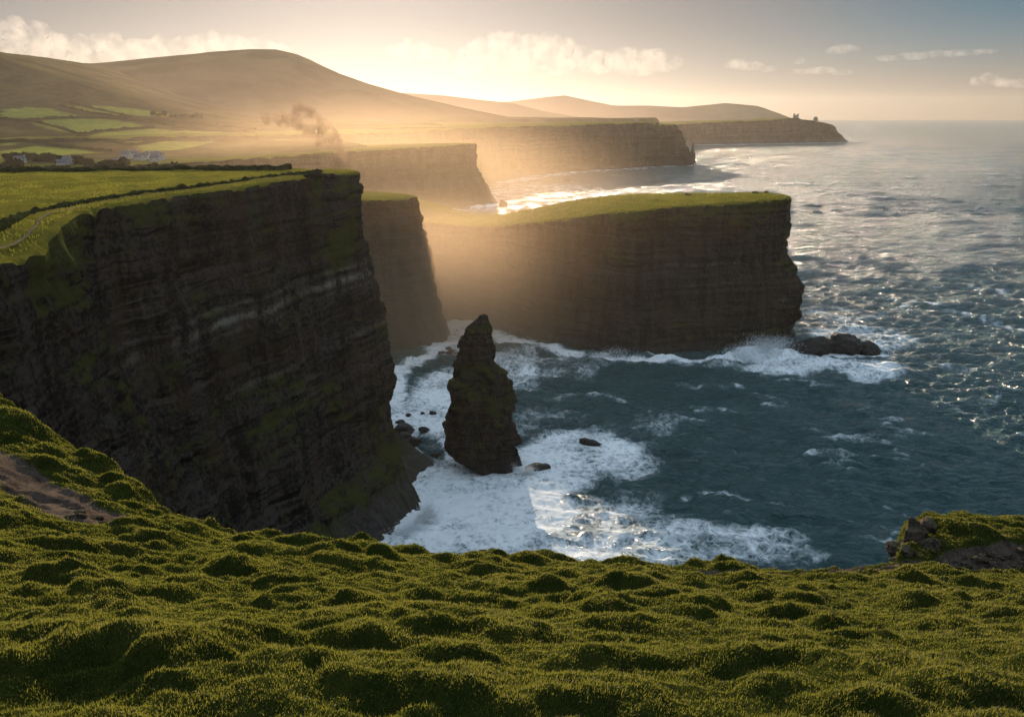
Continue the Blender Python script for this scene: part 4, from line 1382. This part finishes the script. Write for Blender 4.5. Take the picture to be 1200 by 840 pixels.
M['cloud'] = cloud_mat('cloud_vapour', .0017, .0030, .36, .82)
M['cloud_thin'] = cloud_mat('thin_cloud_vapour', .0012, .0045, .36, .82)
CY = 19000.0


def cloud(px_blobs, seed, mat, label, depth=1.0, amp=75, nsc=200, voxel=42):
    bl = []
    for (a, c, rx, ry) in px_blobs:
        x, y, z = at_y(a, c, CY)
        k = CY / FPX
        bl.append(((x, y + random.uniform(-200, 200), z), (rx * k, min(rx, ry * 2.2) * k * depth, ry * k)))
    o = puff_mesh('cloud', bl, voxel, amp, nsc, seed, mat)
    return tag(o, label, 'cloud', group='clouds low over the hills and sea')


cl_rng = random.Random(4)


def bank_blobs(x0, x1, top, bottom, n, r0, r1):
    out = []
    for k in range(n):
        a = x0 + (x1 - x0) * (k + cl_rng.random() * .8) / n
        tp = np.interp(a, [p[0] for p in top], [p[1] for p in top])
        bt = bottom
        r = cl_rng.uniform(r0, r1)
        for yy in np.arange(tp + r, max(bt, tp + r + 1), r * .9):
            out.append((a + cl_rng.uniform(-r, r) * .4, yy + cl_rng.uniform(-.2, .2) * r, r * cl_rng.uniform(.9, 1.4), r * cl_rng.uniform(.8, 1.1)))
    return out


cloud(bank_blobs(-60, 330, [(-60, 44), (0, 38), (20, 21), (40, 26), (62, 42), (90, 46), (125, 40), (160, 48), (210, 46), (260, 41), (300, 46), (330, 56)], 70, 30, 6, 10),
      1, M['cloud'], 'long heaped cloud behind the broad hill on the left')
cloud(bank_blobs(545, 790, [(545, 58), (575, 42), (600, 40), (625, 44), (645, 39), (665, 48), (690, 62), (720, 62), (755, 59), (790, 66)], 78, 26, 6, 10),
      2, M['cloud'], 'large bright cumulus cloud in the middle of the sky')
cloud(bank_blobs(460, 520, [(460, 56), (480, 48), (500, 52), (520, 60)], 66, 7, 5, 7), 3, M['cloud_thin'], 'thin bright cloud next to the sun, left of the large cumulus')
cloud([(1045, 68, 14, 2.6), (1070, 66, 20, 3.4), (1100, 64, 22, 3.6), (1130, 62, 20, 3.0), (1152, 60.5, 14, 2.0)], 4, M['cloud_thin'], 'long thin streak of cloud at upper right', amp=25, nsc=160, voxel=30)
cloud([(974, 60, 9, 3), (986, 58, 12, 4), (1000, 57.5, 10, 3)], 5, M['cloud_thin'], 'small oval cloud left of the long streak', amp=30, nsc=160, voxel=30)
cloud([(858, 76, 9, 4.5), (868, 75, 10, 5), (880, 78, 14, 4), (896, 81, 12, 2.5)], 6, M['cloud_thin'], 'small round cloud right of the large cumulus', amp=35, nsc=160, voxel=30)
cloud([(940, 84, 12, 2.6), (960, 83, 16, 3.4), (985, 85, 14, 2.4), (940, 71, 6, 3)], 7, M['cloud_thin'], 'faint flat cloud under the small oval one', amp=25, nsc=160, voxel=30)
cloud([(1152, 95, 9, 5), (1162, 92, 10, 6), (1178, 97, 14, 4.5), (1200, 98, 16, 4)], 8, M['cloud_thin'], 'small heaped cloud low at the right edge of the sky', amp=35, nsc=160, voxel=30)

b = NB('smoke_haze')
pos = b.n('ShaderNodeNewGeometry').outputs['Position']
v = b.n('ShaderNodeVolumePrincipled'); v.inputs['Color'].default_value = (.30, .20, .13, 1); v.inputs['Anisotropy'].default_value = .2
b.link(b.math('MULTIPLY', b.ramp(b.noise(pos, .06, 5, .65),   .40, .78), .15), v.inputs['Density'])
M['smoke'] = b.done(None, v.outputs[0]); M['smoke'].cycles.homogeneous_volume = False
sb = []
for (a, c, r) in [(400, 186, 5), (398, 178, 6.5), (394, 170, 8), (388, 161, 9), (380, 152, 9.5), (370, 144, 10), (360, 136, 11), (353, 130, 9), (350, 141, 11), (338, 142, 9), (326, 140, 7), (314, 139, 6), (365, 152, 10), (378, 165, 9)]:
    x, y, z = at_y(a, c, 1120); k = 1120 / FPX
    sb.append(((x, y, z), (r * k * .80, r * k * .8, r * k * .80)))
tag(puff_mesh('smoke', sb, 1.8, 6, 15, 44, M['smoke']), 'drifting plume of dark smoke on the valley in front of the broad hill', 'smoke', 'stuff')

# ------------------------------------------------------------------ mist banks
def mist(c, r, dens, label, step, aniso=.6, tint=(1.0, .78, .58)):
    V, F = ICO[4]
    o = mk('mist', V * np.array(r), F)
    o.location = c
    b = NB('mist_air')
    tc = b.n('ShaderNodeTexCoord').outputs['Object']
    vm = b.n('ShaderNodeVectorMath', operation='DIVIDE'); b.link(tc, vm.inputs[0]); vm.inputs[1].default_value = r
    ln = b.n('ShaderNodeVectorMath', operation='LENGTH'); b.link(vm.outputs[0], ln.inputs[0])
    f = b.ramp(ln.outputs['Value'], .98, .0)
    v = b.n('ShaderNodeVolumePrincipled')
    v.inputs['Color'].default_value = (*tint, 1); v.inputs['Anisotropy'].default_value = aniso
    b.link(b.math('MULTIPLY', f, dens), v.inputs['Density'])
    o.data.materials.append(b.done(None, v.outputs[0]))
    o.data.materials[0].cycles.homogeneous_volume = False
    return tag(o, label, 'mist', 'stuff')


mist((-80, 530, 8), (172, 135, 95), 1.4e-2, 'golden sea mist hanging in the inlet between the brown cliff end and the middle headland', 10, .35, (1.0, .73, .48))
mist((0, 505, 26), (235, 150, 96), 2.3e-3, 'thin golden sea mist drifting along the face of the middle headland', 16, .5, (1.0, .72, .46))
mist((-230, 1300, 20), (520, 560, 170), 1.1e-3, 'golden sea mist hanging off the third cliff', 40, .55, (1.0, .74, .48))
mist((-650, 2350, 30), (1330, 1350, 300), 2.0e-4, 'pale golden haze between the third cliff and the farthest headland', 90, .42, (1.0, .75, .56))
mist((-1300, 5000, 60), (3100, 4000, 330), 2.5e-4, 'thick golden haze lying over the valley and the far hills', 150, .25, (1.0, .74, .56))

# ------------------------------------------------------------------ haze
HAZE_D = 0.14e-4
hz = bpy.data.meshes.new('haze')
x0, x1, y0, y1, z0, z1 = -15500, 15500, -700, 14600, -8, 372
hv = [(x, y, z) for z in (z0, z1) for y in (y0, y1) for x in (x0, x1)]
hz.from_pydata(hv, [], [(0, 2, 3, 1), (4, 5, 7, 6), (0, 1, 5, 4), (2, 6, 7, 3), (0, 4, 6, 2), (1, 3, 7, 5)])
b = NB('haze_air')
v = b.n('ShaderNodeVolumePrincipled')
v.inputs['Color'].default_value = (1.0, .90, .78, 1); v.inputs['Density'].default_value = HAZE_D; v.inputs['Anisotropy'].default_value = .6
hz.materials.append(b.done(None, v.outputs[0]))
ho = bpy.data.objects.new('haze', hz); COL.objects.link(ho)
tag(ho, 'warm sunlit sea haze filling the air over land and water', 'haze', 'stuff')

# ------------------------------------------------------------------ light
w = NB('World', True)
SC.world = w.id
sky = w.n('ShaderNodeTexSky', sky_type='NISHITA')
sky.sun_disc = False
sky.sun_elevation = SUN_EL
sky.sun_rotation = SUN_AZ            # measured from +Y, clockwise seen from above is positive
sky.altitude = 100; sky.air_density = 1.0; sky.dust_density = 1.0; sky.ozone_density = 2.5
bg = w.n('ShaderNodeBackground'); bg.inputs['Strength'].default_value = .088
hs_ = w.n('ShaderNodeHueSaturation'); hs_.inputs['Saturation'].default_value = .72
gm_ = w.n('ShaderNodeGamma'); gm_.inputs['Gamma'].default_value = .60
w.link(sky.outputs[0], gm_.inputs[0]); w.link(gm_.outputs[0], hs_.inputs['Color']); 
# added bright fill above the view for ambient light; visible band dimmed with height
wt = w.n('ShaderNodeTexCoord').outputs['Generated']
wx_ = w.n('ShaderNodeSeparateXYZ'); w.link(wt, wx_.inputs[0])
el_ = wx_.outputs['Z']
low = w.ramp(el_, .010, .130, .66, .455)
dt = w.n('ShaderNodeVectorMath', operation='DOT_PRODUCT'); w.link(wt, dt.inputs[0])
dt.inputs[1].default_value = (math.sin(SUN_AZ) * math.cos(SUN_EL), math.cos(SUN_AZ) * math.cos(SUN_EL), math.sin(SUN_EL))
away = w.ramp(dt.outputs['Value'], .94, .76)
tint = w.mix(w.math('MULTIPLY', w.ramp(el_, .02, .12), away), (1.0, .945, .975), (.52, .88, 1.14))
tm_ = w.n('ShaderNodeVectorMath', operation='MULTIPLY'); w.link(hs_.outputs[0], tm_.inputs[0]); w.link(tint, tm_.inputs[1])
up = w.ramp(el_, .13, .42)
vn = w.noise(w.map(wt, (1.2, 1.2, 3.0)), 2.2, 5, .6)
sky_fill = w.math('MULTIPLY', up, w.ramp(vn, .3, .7, .7, 1.0))
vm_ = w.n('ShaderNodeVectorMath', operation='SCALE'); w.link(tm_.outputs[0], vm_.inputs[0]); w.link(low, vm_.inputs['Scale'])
skyc = w.mix(sky_fill, vm_.outputs[0], (3.5, 4.5, 5.6))
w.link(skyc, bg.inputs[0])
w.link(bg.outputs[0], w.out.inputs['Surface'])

sl = bpy.data.lights.new('sun', 'SUN'); sl.energy = 5.0; sl.angle = math.radians(.5); sl.color = (1, .79, .56)
so = bpy.data.objects.new('sun', sl); COL.objects.link(so)
sd = Vector((math.sin(SUN_AZ) * math.cos(SUN_EL), math.cos(SUN_AZ) * math.cos(SUN_EL), math.sin(SUN_EL)))
so.rotation_euler = (-sd).to_track_quat('-Z', 'Y').to_euler()
so.location = (0, 0, 300)

# ------------------------------------------------------------------ camera and render
cam = bpy.data.cameras.new('camera'); co = bpy.data.objects.new('camera', cam); COL.objects.link(co)
cam.sensor_fit = 'HORIZONTAL'; cam.sensor_width = 36; cam.lens = 36 * FPX / 1200
co.location = (0, 0, CAM_Z); co.rotation_euler = (math.pi / 2 - PITCH, 0, 0)
cam.clip_start = .1; cam.clip_end = 80000
SC.camera = co
SC.render.engine = 'CYCLES'
cy = SC.cycles
cy.use_denoising = True
cy.max_bounces = 6; cy.diffuse_bounces = 2; cy.glossy_bounces = 2; cy.transmission_bounces = 2; cy.volume_bounces = 1; cy.transparent_max_bounces = 8
cy.sample_clamp_indirect = 6
cy.use_adaptive_sampling = True; cy.adaptive_threshold = .006; cy.denoising_prefilter = 'ACCURATE'
vs_ = SC.view_settings
vs_.view_transform = 'Standard'; vs_.look = 'None'; vs_.gamma = 1; vs_.exposure = 0.92
try: vs_.use_curve_mapping = False
except Exception: pass
